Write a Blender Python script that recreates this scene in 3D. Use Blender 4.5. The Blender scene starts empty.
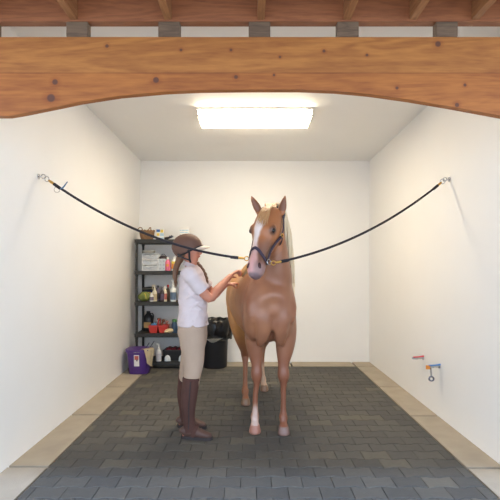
import bpy, bmesh, math, random
from mathutils import Vector, Matrix, noise
random.seed(7)
SC = bpy.context.scene
COL = SC.collection
V = Vector

# ---------------------------------------------------------------- camera, light, exposure
cam = bpy.data.cameras.new('camera')
cam.sensor_width = 36.0
cam.lens = 450 / 500 * 36
cam.shift_y = 18 / 500
cam.clip_start = 0.05
co = bpy.data.objects.new('camera', cam)
COL.objects.link(co)
co.location = (0, 0, 1.4)
co.rotation_euler = (math.pi / 2, 0, 0)
SC.camera = co

world = bpy.data.worlds.new('daylight')
SC.world = world
world.use_nodes = True
bg = world.node_tree.nodes['Background']
bg.inputs[0].default_value = (0.68, 0.82, 1.0, 1)
bg.inputs[1].default_value = 2.1

SC.view_settings.view_transform = 'Standard'
SC.view_settings.look = 'None'
SC.view_settings.gamma = 1.0
SC.view_settings.exposure = 0.75
LAMP_STRENGTH = 20.0

sun = bpy.data.lights.new('sun', 'SUN')
sun.energy = 2.0
sun.angle = math.radians(3.0)
sun.color = (0.42, 0.62, 1.0)
so = bpy.data.objects.new('sun', sun)
COL.objects.link(so)
SUNDIR = V((-0.10, 1.0, -0.97)).normalized()
so.rotation_euler = SUNDIR.to_track_quat('-Z', 'Y').to_euler()
so.location = (1, -3, 4)

# ---------------------------------------------------------------- helpers
def lin(c):
    return tuple(((x / 255) / 12.92 if x / 255 <= 0.04045 else ((x / 255 + 0.055) / 1.055) ** 2.4) for x in c[:3])

def px(x, y, d):
    """photo pixel at depth d (metres from the camera) -> place in the room"""
    return V(((x - 250) * d / 450, d, 1.4 + (268 - y) * d / 450))

def mat(name, rgb, rough=0.6, metal=0.0, var=0.08, scale=12.0, bump=0.0, bscale=60.0, emit=0.0, coat=0.0, stretch=(1, 1, 1), spec=None, attr=None, sub=0.0):
    m = bpy.data.materials.new(name)
    m.use_nodes = True
    nt = m.node_tree
    b = nt.nodes['Principled BSDF']
    c = lin(rgb)
    tc = nt.nodes.new('ShaderNodeTexCoord')
    mp = nt.nodes.new('ShaderNodeMapping')
    mp.inputs['Scale'].default_value = stretch
    nt.links.new(tc.outputs['Object'], mp.inputs[0])
    nz = nt.nodes.new('ShaderNodeTexNoise')
    nz.inputs['Scale'].default_value = scale
    nz.inputs['Detail'].default_value = 5
    nt.links.new(mp.outputs[0], nz.inputs['Vector'])
    mr = nt.nodes.new('ShaderNodeMapRange')
    mr.inputs['To Min'].default_value = 1 - var * 1.6
    mr.inputs['To Max'].default_value = 1 + var * 1.6
    nt.links.new(nz.outputs[0], mr.inputs[0])
    vm = nt.nodes.new('ShaderNodeVectorMath')
    vm.operation = 'SCALE'
    if attr:
        at = nt.nodes.new('ShaderNodeAttribute')
        at.attribute_name = attr
        nt.links.new(at.outputs['Color'], vm.inputs[0])
    else:
        vm.inputs[0].default_value = c
    nt.links.new(mr.outputs[0], vm.inputs['Scale'])
    nt.links.new(vm.outputs[0], b.inputs['Base Color'])
    b.inputs['Roughness'].default_value = rough
    b.inputs['Metallic'].default_value = metal
    if spec is not None:
        b.inputs['Specular IOR Level'].default_value = spec
    if coat:
        b.inputs['Coat Weight'].default_value = coat
    if sub:
        b.inputs['Subsurface Weight'].default_value = sub
        b.inputs['Subsurface Radius'].default_value = (0.02, 0.008, 0.005)
    if emit:
        b.inputs['Emission Color'].default_value = (*c, 1)
        b.inputs['Emission Strength'].default_value = emit
    if bump:
        n2 = nt.nodes.new('ShaderNodeTexNoise')
        n2.inputs['Scale'].default_value = bscale
        n2.inputs['Detail'].default_value = 4
        nt.links.new(mp.outputs[0], n2.inputs['Vector'])
        bp = nt.nodes.new('ShaderNodeBump')
        bp.inputs['Strength'].default_value = bump
        bp.inputs['Distance'].default_value = 0.01
        nt.links.new(n2.outputs[0], bp.inputs['Height'])
        nt.links.new(bp.outputs[0], b.inputs['Normal'])
    return m

def wood(name, c1, c2, axis='X', scale=6.0, knots=(), lam=None, rough=0.55):
    m = bpy.data.materials.new(name)
    m.use_nodes = True
    nt = m.node_tree
    L = nt.links
    b = nt.nodes['Principled BSDF']
    b.inputs['Roughness'].default_value = rough
    tc = nt.nodes.new('ShaderNodeTexCoord')
    mp = nt.nodes.new('ShaderNodeMapping')
    st = {'X': (0.12, 1, 1), 'Y': (1, 0.12, 1), 'Z': (1, 1, 0.12)}[axis]
    mp.inputs['Scale'].default_value = st
    L.new(tc.outputs['Object'], mp.inputs[0])
    n1 = nt.nodes.new('ShaderNodeTexNoise'); n1.inputs['Scale'].default_value = scale; n1.inputs['Detail'].default_value = 6
    n1.inputs['Distortion'].default_value = 1.2
    L.new(mp.outputs[0], n1.inputs['Vector'])
    n2 = nt.nodes.new('ShaderNodeTexNoise'); n2.inputs['Scale'].default_value = scale * 14; n2.inputs['Detail'].default_value = 3
    L.new(mp.outputs[0], n2.inputs['Vector'])
    wv = nt.nodes.new('ShaderNodeMath'); wv.operation = 'SINE'
    ml = nt.nodes.new('ShaderNodeMath'); ml.operation = 'MULTIPLY'; ml.inputs[1].default_value = 42
    L.new(n1.outputs[0], ml.inputs[0]); L.new(ml.outputs[0], wv.inputs[0])
    a1 = nt.nodes.new('ShaderNodeMath'); a1.operation = 'MULTIPLY_ADD'; a1.inputs[1].default_value = 0.16; a1.inputs[2].default_value = 0.1
    L.new(wv.outputs[0], a1.inputs[0])
    a2 = nt.nodes.new('ShaderNodeMath'); a2.operation = 'MULTIPLY_ADD'; a2.inputs[1].default_value = 0.8
    L.new(n2.outputs[0], a2.inputs[0]); L.new(a1.outputs[0], a2.inputs[2])
    mx = nt.nodes.new('ShaderNodeMix'); mx.data_type = 'RGBA'
    mx.inputs[6].default_value = (*lin(c1), 1); mx.inputs[7].default_value = (*lin(c2), 1)
    L.new(a2.outputs[0], mx.inputs[0])
    out = mx.outputs[2]
    sep = nt.nodes.new('ShaderNodeSeparateXYZ')
    L.new(tc.outputs['Object'], sep.inputs[0])
    if lam is not None:       # the glue line and the redder lower board
        lt = nt.nodes.new('ShaderNodeMath'); lt.operation = 'LESS_THAN'; lt.inputs[1].default_value = lam
        L.new(sep.outputs[2], lt.inputs[0])
        m2 = nt.nodes.new('ShaderNodeMix'); m2.data_type = 'RGBA'; m2.blend_type = 'MULTIPLY'
        m2.inputs[7].default_value = (0.97, 0.86, 0.78, 1)
        L.new(lt.outputs[0], m2.inputs[0]); L.new(out, m2.inputs[6]); out = m2.outputs[2]
        cp = nt.nodes.new('ShaderNodeMath'); cp.operation = 'COMPARE'; cp.inputs[1].default_value = lam; cp.inputs[2].default_value = 0.0022
        L.new(sep.outputs[2], cp.inputs[0])
        m3 = nt.nodes.new('ShaderNodeMix'); m3.data_type = 'RGBA'; m3.blend_type = 'MULTIPLY'
        m3.inputs[7].default_value = (0.6, 0.5, 0.42, 1)
        L.new(cp.outputs[0], m3.inputs[0]); L.new(out, m3.inputs[6]); out = m3.outputs[2]
    for (kx, kz, kr) in knots:
        sx = nt.nodes.new('ShaderNodeMath'); sx.operation = 'SUBTRACT'; sx.inputs[1].default_value = kx; L.new(sep.outputs[0], sx.inputs[0])
        sz = nt.nodes.new('ShaderNodeMath'); sz.operation = 'SUBTRACT'; sz.inputs[1].default_value = kz; L.new(sep.outputs[2], sz.inputs[0])
        cb = nt.nodes.new('ShaderNodeCombineXYZ'); L.new(sx.outputs[0], cb.inputs[0]); L.new(sz.outputs[0], cb.inputs[2])
        ln = nt.nodes.new('ShaderNodeVectorMath'); ln.operation = 'LENGTH'; L.new(cb.outputs[0], ln.inputs[0])
        for (fa, fb, cc, amt) in ((kr * 1.0, kr * 2.6, (0.72, 0.55, 0.42, 1), 0.6), (kr * 0.8, kr * 1.1, (0.10, 0.035, 0.02, 1), 0.93)):
            r = nt.nodes.new('ShaderNodeMapRange'); r.inputs['From Min'].default_value = fa; r.inputs['From Max'].default_value = fb
            r.inputs['To Min'].default_value = amt; r.inputs['To Max'].default_value = 0
            L.new(ln.outputs['Value'], r.inputs[0])
            mk = nt.nodes.new('ShaderNodeMix'); mk.data_type = 'RGBA'; mk.blend_type = 'MULTIPLY' if amt < 0.9 else 'MIX'
            mk.inputs[7].default_value = cc
            L.new(r.outputs[0], mk.inputs[0]); L.new(out, mk.inputs[6]); out = mk.outputs[2]
    L.new(out, b.inputs['Base Color'])
    bp = nt.nodes.new('ShaderNodeBump'); bp.inputs['Strength'].default_value = 0.15; bp.inputs['Distance'].default_value = 0.004
    L.new(n2.outputs[0], bp.inputs['Height']); L.new(bp.outputs[0], b.inputs['Normal'])
    return m

ROOT = {}
def finish(name, bm, m, parent=None, smooth=True, bevel=0.0, sharp=None):
    me = bpy.data.meshes.new(name)
    if bevel:
        bmesh.ops.remove_doubles(bm, verts=bm.verts, dist=1e-5)
        es = [e for e in bm.edges if len(e.link_faces) == 2 and e.calc_face_angle(0) > 0.6]
        bmesh.ops.bevel(bm, geom=es, offset=bevel, segments=2, affect='EDGES', clamp_overlap=True)
    if not bm.verts:          # a part that only gathers its own pieces
        o = bpy.data.objects.new(name, None); o.empty_display_size = .02; COL.objects.link(o); o.parent = parent
        bm.free(); bpy.data.meshes.remove(me); return o
    o = bpy.data.objects.new(name, me)
    COL.objects.link(o)
    if parent is not None:
        r = parent
        while r.parent: r = r.parent
        bm.transform(Matrix.Translation(-r.location) if r.rotation_euler.z == 0 else (Matrix.Translation(r.location) @ r.rotation_euler.to_matrix().to_4x4()).inverted())
        o.parent = parent
    bmesh.ops.recalc_face_normals(bm, faces=bm.faces)
    for f in bm.faces: f.smooth = smooth
    if smooth:
        for e in bm.edges:
            if len(e.link_faces) == 2 and e.calc_face_angle(0) > (sharp or 0.9): e.smooth = False
    bm.to_mesh(me); bm.free()
    for mm in (m if isinstance(m, (list, tuple)) else [m]): me.materials.append(mm)
    return o

def thing(name, label, cat, loc=(0, 0, 0), group=None):
    o = bpy.data.objects.new(name, None); COL.objects.link(o)
    o.location = loc; o['label'] = label; o['category'] = cat; o.empty_display_size = 0.05
    if group: o['group'] = group
    return o

def tag(o, label, cat, group=None):
    o['label'] = label; o['category'] = cat
    if group: o['group'] = group
    return o

def structure(name, bm, m, **k):
    o = finish(name, bm, m, **k); o['kind'] = 'structure'; return o

def NB(): return bmesh.new()

def box(bm, x0, x1, y0, y1, z0, z1, mi=0):
    vs = [bm.verts.new((x, y, z)) for x in (x0, x1) for y in (y0, y1) for z in (z0, z1)]
    for idx in ((0, 1, 3, 2), (4, 6, 7, 5), (0, 4, 5, 1), (2, 3, 7, 6), (0, 2, 6, 4), (1, 5, 7, 3)):
        f = bm.faces.new([vs[i] for i in idx]); f.material_index = mi
    return bm

def obox(bm, c, ax, ay, az):
    c, ax, ay, az = map(V, (c, ax, ay, az))
    vs = [bm.verts.new(c + i * ax + j * ay + k * az) for i in (-1, 1) for j in (-1, 1) for k in (-1, 1)]
    for idx in ((0, 1, 3, 2), (4, 6, 7, 5), (0, 4, 5, 1), (2, 3, 7, 6), (0, 2, 6, 4), (1, 5, 7, 3)):
        bm.faces.new([vs[i] for i in idx])
    return bm

def prism(bm, pts, y0, y1):
    a = [bm.verts.new((x, y0, z)) for x, z in pts]
    b = [bm.verts.new((x, y1, z)) for x, z in pts]
    n = len(pts)
    bm.faces.new(a); bm.faces.new(list(reversed(b)))
    for i in range(n): bm.faces.new((a[i], b[i], b[(i + 1) % n], a[(i + 1) % n]))
    return bm

def lathe(bm, c, prof, n=24, sx=1.0, sy=1.0, power=1.0):
    c = V(c); rings = []
    for r, z in prof:
        ring = []
        for i in range(n):
            a = 2 * math.pi * i / n
            ca, sa = math.cos(a), math.sin(a)
            if power != 1.0:
                ca = math.copysign(abs(ca) ** power, ca); sa = math.copysign(abs(sa) ** power, sa)
            ring.append(bm.verts.new((c.x + r * sx * ca, c.y + r * sy * sa, c.z + z)))
        rings.append(ring)
    for k in range(len(rings) - 1):
        for i in range(n):
            j = (i + 1) % n
            bm.faces.new((rings[k][i], rings[k][j], rings[k + 1][j], rings[k + 1][i]))
    bm.faces.new(rings[0]); bm.faces.new(rings[-1])
    return bm

def cr(p0, p1, p2, p3, t):
    return 0.5 * ((2 * p1) + (p2 - p0) * t + (2 * p0 - 5 * p1 + 4 * p2 - p3) * t * t + (3 * p1 - p0 - 3 * p2 + p3) * t ** 3)

def interp(vals, sub):
    out = []; n = len(vals)
    for i in range(n - 1):
        a = vals[max(i - 1, 0)]; b = vals[i]; c = vals[i + 1]; d = vals[min(i + 2, n - 1)]
        for k in range(sub): out.append(cr(a, b, c, d, k / sub))
    out.append(vals[-1])
    return out

def tube(bm, pts, rad, ref=(1, 0, 0), n=12, sub=1, caps=True):
    """closed loft through pts; rad = numbers or (a along ref, b across)"""
    pts = [V(p) for p in pts]
    if not isinstance(rad, (list, tuple)): rad = [rad] * len(pts)
    ra = [r[0] if isinstance(r, (tuple, list)) else r for r in rad]
    rb = [r[1] if isinstance(r, (tuple, list)) else r for r in rad]
    if sub > 1 and len(pts) > 1:
        pts = interp(pts, sub)
        ra = [max(x, 1e-4) for x in interp(ra, sub)]; rb = [max(x, 1e-4) for x in interp(rb, sub)]
    ref = V(ref); rings = []; N = len(pts)
    for i, p in enumerate(pts):
        T = (pts[min(i + 1, N - 1)] - pts[max(i - 1, 0)])
        T = T.normalized() if T.length > 1e-9 else V((0, 0, 1))
        A = ref - T * ref.dot(T)
        if A.length < 1e-3: A = T.orthogonal()
        A.normalize(); B = T.cross(A)
        rings.append([bm.verts.new(p + A * ra[i] * math.cos(2 * math.pi * k / n) + B * rb[i] * math.sin(2 * math.pi * k / n)) for k in range(n)])
    for i in range(N - 1):
        for k in range(n):
            j = (k + 1) % n
            bm.faces.new((rings[i][k], rings[i][j], rings[i + 1][j], rings[i + 1][k]))
    if caps:
        bm.faces.new(rings[0]); bm.faces.new(rings[-1])
    return bm

def ball(bm, c, r, rot=None, u=20, v=12):
    r = (r, r, r) if not isinstance(r, (tuple, list)) else r
    M = Matrix.Translation(V(c)) @ (rot.to_4x4() if rot else Matrix()) @ Matrix.Diagonal((*r, 1))
    bmesh.ops.create_uvsphere(bm, u_segments=u, v_segments=v, radius=1, matrix=M)
    return bm

def ring(bm, c, R, r, normal, n=20, k=8):
    c = V(c); N = V(normal).normalized(); A = N.orthogonal().normalized(); B = N.cross(A)
    vs = []
    for i in range(n):
        a = 2 * math.pi * i / n; d = A * math.cos(a) + B * math.sin(a)
        vs.append([bm.verts.new(c + d * (R + r * math.cos(2 * math.pi * j / k)) + N * r * math.sin(2 * math.pi * j / k)) for j in range(k)])
    for i in range(n):
        for j in range(k):
            bm.faces.new((vs[i][j], vs[(i + 1) % n][j], vs[(i + 1) % n][(j + 1) % k], vs[i][(j + 1) % k]))
    return bm

def ribbon(bm, pts, nors, w, t, closed=False):
    """flat strap along pts, lying on a surface with outward normals nors"""
    P = [V(p) for p in pts]; N = len(P); rings = []
    for i in range(N):
        T = (P[(i + 1) % N] - P[i - 1]) if closed else (P[min(i + 1, N - 1)] - P[max(i - 1, 0)])
        T.normalize(); n = V(nors[i]); n = (n - T * n.dot(T)).normalized(); s = T.cross(n)
        rings.append([bm.verts.new(P[i] + s * w * a + n * t * b) for a, b in ((-1, -1), (1, -1), (1, 1), (-1, 1))])
    for i in range(N if closed else N - 1):
        A = rings[i]; B = rings[(i + 1) % N]
        for k in range(4): bm.faces.new((A[k], A[(k + 1) % 4], B[(k + 1) % 4], B[k]))
    if not closed:
        bm.faces.new(rings[0]); bm.faces.new(rings[-1])
    return bm

def fuse(bm, voxel, it=3, fac=0.5, loc=None):
    """merge overlapping closed forms into one continuous surface"""
    bmesh.ops.recalc_face_normals(bm, faces=bm.faces)
    me = bpy.data.meshes.new('fuse'); bm.to_mesh(me); bm.free()
    o = bpy.data.objects.new('fuse', me); COL.objects.link(o)
    md = o.modifiers.new('r', 'REMESH'); md.mode = 'VOXEL'; md.voxel_size = voxel
    if it:
        s = o.modifiers.new('s', 'SMOOTH'); s.iterations = it; s.factor = fac
    dg = bpy.context.evaluated_depsgraph_get(); dg.update()
    m2 = bpy.data.meshes.new_from_object(o.evaluated_get(dg))
    bpy.data.objects.remove(o)
    out = bmesh.new(); out.from_mesh(m2)
    bpy.data.meshes.remove(m2); bpy.data.meshes.remove(me)
    return out

def paint(o, fn, name='Col'):
    me = o.data
    a = me.color_attributes.new(name, 'FLOAT_COLOR', 'POINT')
    r = o
    off = V((0, 0, 0))
    while r.parent: r = r.parent; off = off + r.location
    for i, v in enumerate(me.vertices):
        c = fn(v.co + off, v.normal)
        a.data[i].color = (*lin(c), 1)

def mixc(a, b, t):
    t = max(0, min(1, t)); return tuple(a[i] * (1 - t) + b[i] * t for i in range(3))
def sst(a, b, x):
    t = max(0, min(1, (x - a) / (b - a))); return t * t * (3 - 2 * t)

# ---------------------------------------------------------------- the room
M_WALL = mat('white_wall_paint', (242, 240, 236), 0.45, var=0.012, scale=3, bump=0.03, bscale=25)
M_CEIL = mat('white_ceiling_paint', (243, 241, 236), 0.6, var=0.01, scale=3)
YB = 6.72            # back wall
CZ = 3.0
YF = 2.545
WH = 3.04
# left wall leans in very slightly towards its top as in the photograph
bm = NB()
lo = [(-1.705, YF), (-1.705, YB)]
vs = [(-1.705, YF, -0.05), (-1.705, YB, -0.05), (-1.63, YB, WH), (-1.615, YF, WH)]
inn = [bm.verts.new(p) for p in vs]; outv = [bm.verts.new((-1.85, p[1], p[2])) for p in vs]
bm.faces.new(inn); bm.faces.new(outv[::-1])
for i in range(4): bm.faces.new((inn[i], outv[i], outv[(i + 1) % 4], inn[(i + 1) % 4]))
structure('wall_left', bm, M_WALL, smooth=False)
bm = NB(); vs = [(1.78, YF, -0.05), (1.78, YB, -0.05), (1.785, YB, WH), (1.745, YF, WH)]
inn = [bm.verts.new(p) for p in vs]; outv = [bm.verts.new((1.93, p[1], p[2])) for p in vs]
bm.faces.new(inn); bm.faces.new(outv[::-1])
for i in range(4): bm.faces.new((inn[i], outv[i], outv[(i + 1) % 4], inn[(i + 1) % 4]))
structure('wall_right', bm, M_WALL, smooth=False)
structure('wall_back', box(NB(), -1.85, 1.93, YB, YB + 0.12, -0.05, WH), M_WALL, smooth=False)
bm = NB()
vs = [(-1.85, YF, 3.02), (1.93, YF, 3.02), (1.93, YB + 0.12, CZ), (-1.85, YB + 0.12, CZ)]
a = [bm.verts.new(p) for p in vs]; b = [bm.verts.new((p[0], p[1], 3.14)) for p in vs]
bm.faces.new(a); bm.faces.new(b[::-1])
for i in range(4): bm.faces.new((a[i], b[i], b[(i + 1) % 4], a[(i + 1) % 4]))
structure('ceiling', bm, M_CEIL, smooth=False)
# aisle walls beside the arch
structure('wall_front_left', box(NB(), -4.2, -1.86, 2.5, 2.62, -0.05, 3.2), M_WALL, smooth=False)
structure('wall_front_right', box(NB(), 1.94, 4.2, 2.5, 2.62, -0.05, 3.2), M_WALL, smooth=False)

# floor: concrete border slabs and interlocking pavers, one surface
M_CONC = mat('concrete', (170, 158, 140), 0.85, var=0.13, scale=5, bump=0.25, bscale=80)
M_PAV = mat('rubber_pavers', (95, 92, 84), 0.8, var=0.10, scale=26, bump=0.3, bscale=160, attr='Col')
M_JOINT = mat('joint_sand', (40, 36, 32), 0.95)
bm = NB()
XL, XR, YE, YS = -1.415, 1.51, 6.40, 0.9
g = 0.026
def slab(x0, x1, y0, y1): box(bm, x0 + g / 2, x1 - g / 2, y0 + g / 2, y1 - g / 2, -0.03, 0.0, 0)
for y0, y1 in zip([0.9, 2.1, 3.17, 4.29, 5.30, YE], [2.1, 3.17, 4.29, 5.30, YE, YB]):
    slab(-1.72, XL, y0, y1)
for y0, y1 in zip([0.9, 2.1, 3.15, 4.26, 5.30, YE], [2.1, 3.15, 4.26, 5.30, YE, YB]):
    slab(XR, 1.80, y0, y1)
for x0, x1 in zip([XL, -0.4, 0.6], [-0.4, 0.6, XR]): slab(x0, x1, YE, YB)
slab(-4.2, -1.72, 0.9, 2.5); slab(1.80, 4.2, 0.9, 2.5)
for i in range(6): slab(-4.2 + 1.4 * i, -2.8 + 1.4 * i, -2.5, 0.9)
box(bm, -4.2, 4.2, -2.5, 2.5, -0.06, -0.022, 2)
box(bm, -1.8, 1.85, 2.5, 6.8, -0.06, -0.022, 2)
pav_cols = {}
PL, PP, AM = 0.2, 0.141, 0.0085
def wave(x):   # trapezoid wave of period PL, +1 at 0
    u = (x / PL) % 1.0
    if u > 0.5: u = 1 - u
    return 1 - 2 * sst(0.14, 0.36, u) if False else (1 if u < 0.15 else (-1 if u > 0.35 else 1 - (u - 0.15) / 0.10))
nrow = int((YE - YS) / PP) + 2
for r in range(nrow):
    off = (r % 2) * PL / 2
    ya = YE - (r + 1) * PP; yb = YE - r * PP
    for k in range(-9, 10):
        xc = k * PL + off + 0.04
        x0, x1 = xc - PL / 2, xc + PL / 2
        jg = 0.0036
        xa, xb = max(x0, XL) + .0012, min(x1, XR) - .0012
        if xb - xa < 0.02: continue
        us = sorted(set([xa, xb] + [min(max(x, xa), xb) for x in (x0 + PL * 0.15, x0 + PL * 0.25, x0 + PL * 0.35, x1 - PL * 0.35, x1 - PL * 0.25, x1 - PL * 0.15)]))
        rel = lambda x: wave(x - x0)      # +1 at the joints of this row, -1 at its waist
        up = [(x, min(yb + AM * rel(x) - jg, YE - jg)) for x in us]
        dn = [(x, ya - AM * rel(x) + jg) for x in us]
        poly = dn + up[::-1]
        zt = random.uniform(-0.0012, 0.0012)
        top = [bm.verts.new((x, y, zt)) for x, y in poly]
        cxm = sum(p[0] for p in poly) / len(poly); cym = sum(p[1] for p in poly) / len(poly)
        lowr = []
        for x, y in poly:
            lowr.append(bm.verts.new((x, y, -0.02)))
        # chamfered rim
        ins = [bm.verts.new((cxm + (v.co.x - cxm) * 0.98, cym + (v.co.y - cym) * 0.955, zt)) for v in top]
        for v in top: v.co.z -= 0.004
        nn = len(poly)
        fs = [bm.faces.new(ins)]
        for i in range(nn):
            fs.append(bm.faces.new((top[i], top[(i + 1) % nn], ins[(i + 1) % nn], ins[i])))
            fs.append(bm.faces.new((lowr[i], lowr[(i + 1) % nn], top[(i + 1) % nn], top[i])))
        for f in fs: f.material_index = 1
        t = random.random(); q = random.random()
        c = mixc((76, 74, 70), (88, 85, 79), t)
        if q > 0.93: c = mixc(c, (106, 100, 88), 0.6)
        if q < 0.10: c = mixc(c, (76, 74, 71), 0.6)
        for v in top + lowr + ins: pav_cols[v] = c
bm.verts.index_update()
cols = {v.index: c for v, c in pav_cols.items()}
fl = structure('floor', bm, [M_CONC, M_PAV, M_JOINT], smooth=False)
ca = fl.data.color_attributes.new('Col', 'FLOAT_COLOR', 'POINT')
for i in range(len(fl.data.vertices)):
    ca.data[i].color = (*lin(cols.get(i, (120, 115, 105))), 1)

# ---------------------------------------------------------------- arched beam, blocks, header, rafters
DZ = 2.5
def bx(x, y): p = px(x, y, DZ); return (p.x, p.z)
knots = [(*bx(55, 82), 0.016), (*bx(51, 98), 0.023), (*bx(156, 80), 0.017), (*bx(107, 46), 0.010), (*bx(181, 50), 0.008),
         (*bx(231, 50), 0.008), (*bx(236, 77), 0.011), (*bx(324, 51), 0.009), (*bx(280, 57), 0.007), (*bx(367, 55), 0.008),
         (*bx(274, 75), 0.007), (*bx(397, 88), 0.009), (*bx(438, 44), 0.016), (*bx(465, 85), 0.009), (*bx(457, 105), 0.012)]
M_BEAM = wood('pine_beam', (186, 122, 58), (128, 70, 28), 'X', 5.0, knots, lam=px(0, 73, DZ).z)
curve = [(-70, 116), (8, 116), (20, 114), (50, 108), (80, 101.8), (120, 95.6), (165, 91.6), (200, 90), (250, 89.4), (300, 89.4),
         (335, 90.8), (370, 94), (410, 99.6), (450, 106.3), (500, 115.5), (514, 118), (566, 118)]
pts = [bx(x, y) for x, y in curve] + [bx(566, 37), bx(-70, 37)]
o = structure('trim_1', prism(NB(), pts, 2.5, 2.543), M_BEAM, smooth=False)
M_BLOCK = wood('weathered_block', (122, 98, 76), (76, 58, 44), 'X', 9.0)
M_RAFT = wood('reddish_rafter', (168, 116, 72), (116, 72, 42), 'Y', 9.0)
M_HEAD = wood('header_board', (158, 98, 60), (114, 64, 38), 'X', 7.0)
zb0, zb1 = px(0, 37, DZ).z, px(0, 22.0, DZ).z
for i, x in enumerate((-14, 77, 169, 259.5, 348, 447, 540)):
    p = px(x, 30, DZ)
    o = finish('spacer_block', box(NB(), p.x - 0.06, p.x + 0.06, 2.498, 2.55, zb0 + 0.0005, zb1 + 0.002), M_BLOCK, bevel=0.003, smooth=False)
    if x in (-14, 540): lab = 'grey weathered spacer block on the arched beam, beyond the %s edge of the frame' % ('left' if x < 0 else 'right')
    else:
        lab = {77: 'grey weathered wood spacer block on the arched beam, leftmost of the five whole blocks',
               169: 'grey weathered wood spacer block on the arched beam, second from the left',
               259.5: 'grey weathered wood spacer block on the arched beam, the middle one above the horse',
               348: 'grey wood spacer block on the arched beam, first to the right of the middle one',
               447: 'browner wood spacer block on the arched beam, the rightmost whole one'}[x]
    tag(o, lab, 'wood block', 'spacer blocks on top of the arched beam')
structure('trim_2', box(NB(), -2.4, 2.4, 2.5, 2.553, zb1 + 0.003, 3.02), M_HEAD, smooth=False)
rx = [-20, 74, 168, 261, 347, 413, 475, 540]
nm = {-20: 'beyond the left edge', 74: 'leftmost in view', 168: 'second from the left', 261: 'the one straight above the horse', 347: 'first right of the one above the horse',
      413: 'second from the right in view', 475: 'rightmost in view', 540: 'beyond the right edge'}
for x in rx:
    p = px(x, 18, DZ)
    o = finish('roof_rafter', box(NB(), p.x - 0.02, p.x + 0.02, 0.2, 2.499, zb1 + 0.012, 3.0), M_RAFT, smooth=False)
    tag(o, 'wooden roof rafter above arched beam, ' + nm[x], 'rafter', 'roof rafters above the arched beam')
M_DECK = wood('roof_deck', (176, 126, 92), (136, 90, 62), 'X', 7.0)
bm = NB()
for i in range(16): box(bm, -4.2, 4.2, 0.0 + i * 0.16, 0.155 + i * 0.16, 3.002, 3.02)
structure('trim_3', bm, M_DECK, smooth=False)

# ---------------------------------------------------------------- ceiling light
M_DIFF = mat('lit_diffuser', (255, 238, 208), 0.5, var=0, emit=LAMP_STRENGTH)
M_FIX = mat('white_enamel', (240, 238, 232), 0.35, var=0.01)
lz = 2.995
lt = thing('ceiling_light', 'lit white rectangular fluorescent light fixture on the ceiling above the horse', 'ceiling light', (0.055, 4.68, lz + 0.01))
lt.location.z = 3.008
x0, x1, y0, y1 = -0.53, 0.63, 4.515, 4.95
bm = NB()
box(bm, x0 - 0.004, x1 + 0.004, y0 - 0.004, y1 + 0.004, lz - 0.008, 3.004)
finish('mounting_pan', bm, M_FIX, lt, smooth=False)
bm = NB()
prof = [(y0, lz - 0.012), (y0 + 0.004, lz - 0.052), (y0 + 0.02, lz - 0.062), (y1 - 0.03, lz - 0.062), (y1 - 0.008, lz - 0.05), (y1, lz - 0.012)]
a = [bm.verts.new((x0 + 0.006, y, z)) for y, z in prof]; b = [bm.verts.new((x1 - 0.006, y, z)) for y, z in prof]
bm.faces.new(a); bm.faces.new(b[::-1])
for i in range(6): bm.faces.new((a[i], b[i], b[(i + 1) % 6], a[(i + 1) % 6]))
finish('diffuser', bm, M_DIFF, lt, smooth=False)
finish('edge_rail', box(NB(), x0, x1, y0 - .004, y0 + .012, lz - .068, lz - .054), mat('grey_enamel', (150, 150, 150), .5, var=0), lt, smooth=False)
for sx in (x0, x1 - 0.006):
    bm = NB()
    a = [bm.verts.new((sx, y, z)) for y, z in prof]; b = [bm.verts.new((sx + 0.006, y, z)) for y, z in prof]
    bm.faces.new(a); bm.faces.new(b[::-1])
    for i in range(6): bm.faces.new((a[i], b[i], b[(i + 1) % 6], a[(i + 1) % 6]))
    finish('end_cap', bm, M_FIX, lt, smooth=False)

# ---------------------------------------------------------------- horse
AN = math.radians(8)
F = V((math.sin(AN), -math.cos(AN), 0)); Rv = V((math.cos(AN), math.sin(AN), 0))
HC = V((0.12, 4.1, 0))
def hp(l, w, h): return HC + F * l + Rv * w + V((0, 0, h))
horse = thing('horse', 'chestnut palomino horse with white blaze standing between two cross ties', 'horse', (0.12, 4.3, 0))
bm = NB()
T = [(-1.03, 1.14, .07, .10), (-.97, 1.13, .18, .20), (-.84, 1.13, .255, .265), (-.64, 1.13, .28, .285), (-.42, 1.10, .275, .30), (-.2, 1.075, .285, .315),
     (0, 1.075, .27, .335), (.18, 1.09, .235, .335), (.34, 1.11, .21, .29), (.43, 1.10, .18, .21), (.485, 1.09, .135, .15), (.51, 1.08, .08, .08), (.518, 1.08, .01, .01)]
tube(bm, [hp(l, 0, z) for l, z, a, b in T], [(a, b) for l, z, a, b in T], ref=Rv, n=32, sub=3)
# haunches, shoulders, breast muscles
ball(bm, hp(-.72, -.13, 1.08), (.15, .24, .26)); ball(bm, hp(-.72, .13, 1.08), (.15, .24, .26))
ball(bm, hp(.25, -.135, 1.03), (.095, .2, .25)); ball(bm, hp(.27, .135, 1.03), (.095, .2, .25))
for s_ in (-1, 1):
    tube(bm, [hp(.38, s_ * .12, 1.14), hp(.445, s_ * .085, 1.04), hp(.44, s_ * .07, .93), hp(.40, s_ * .075, .84), hp(.34, s_ * .09, .76)], [(.04, .04), (.08, .065), (.068, .062), (.055, .052), (.03, .03)], ref=Rv, n=16, sub=4)
    tube(bm, [hp(.30, s_ * .17, 1.24), hp(.42, s_ * .172, 1.08), hp(.40, s_ * .165, .96)], [(.03, .05), (.04, .055), (.03, .05)], ref=Rv, n=16, sub=3)
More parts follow.
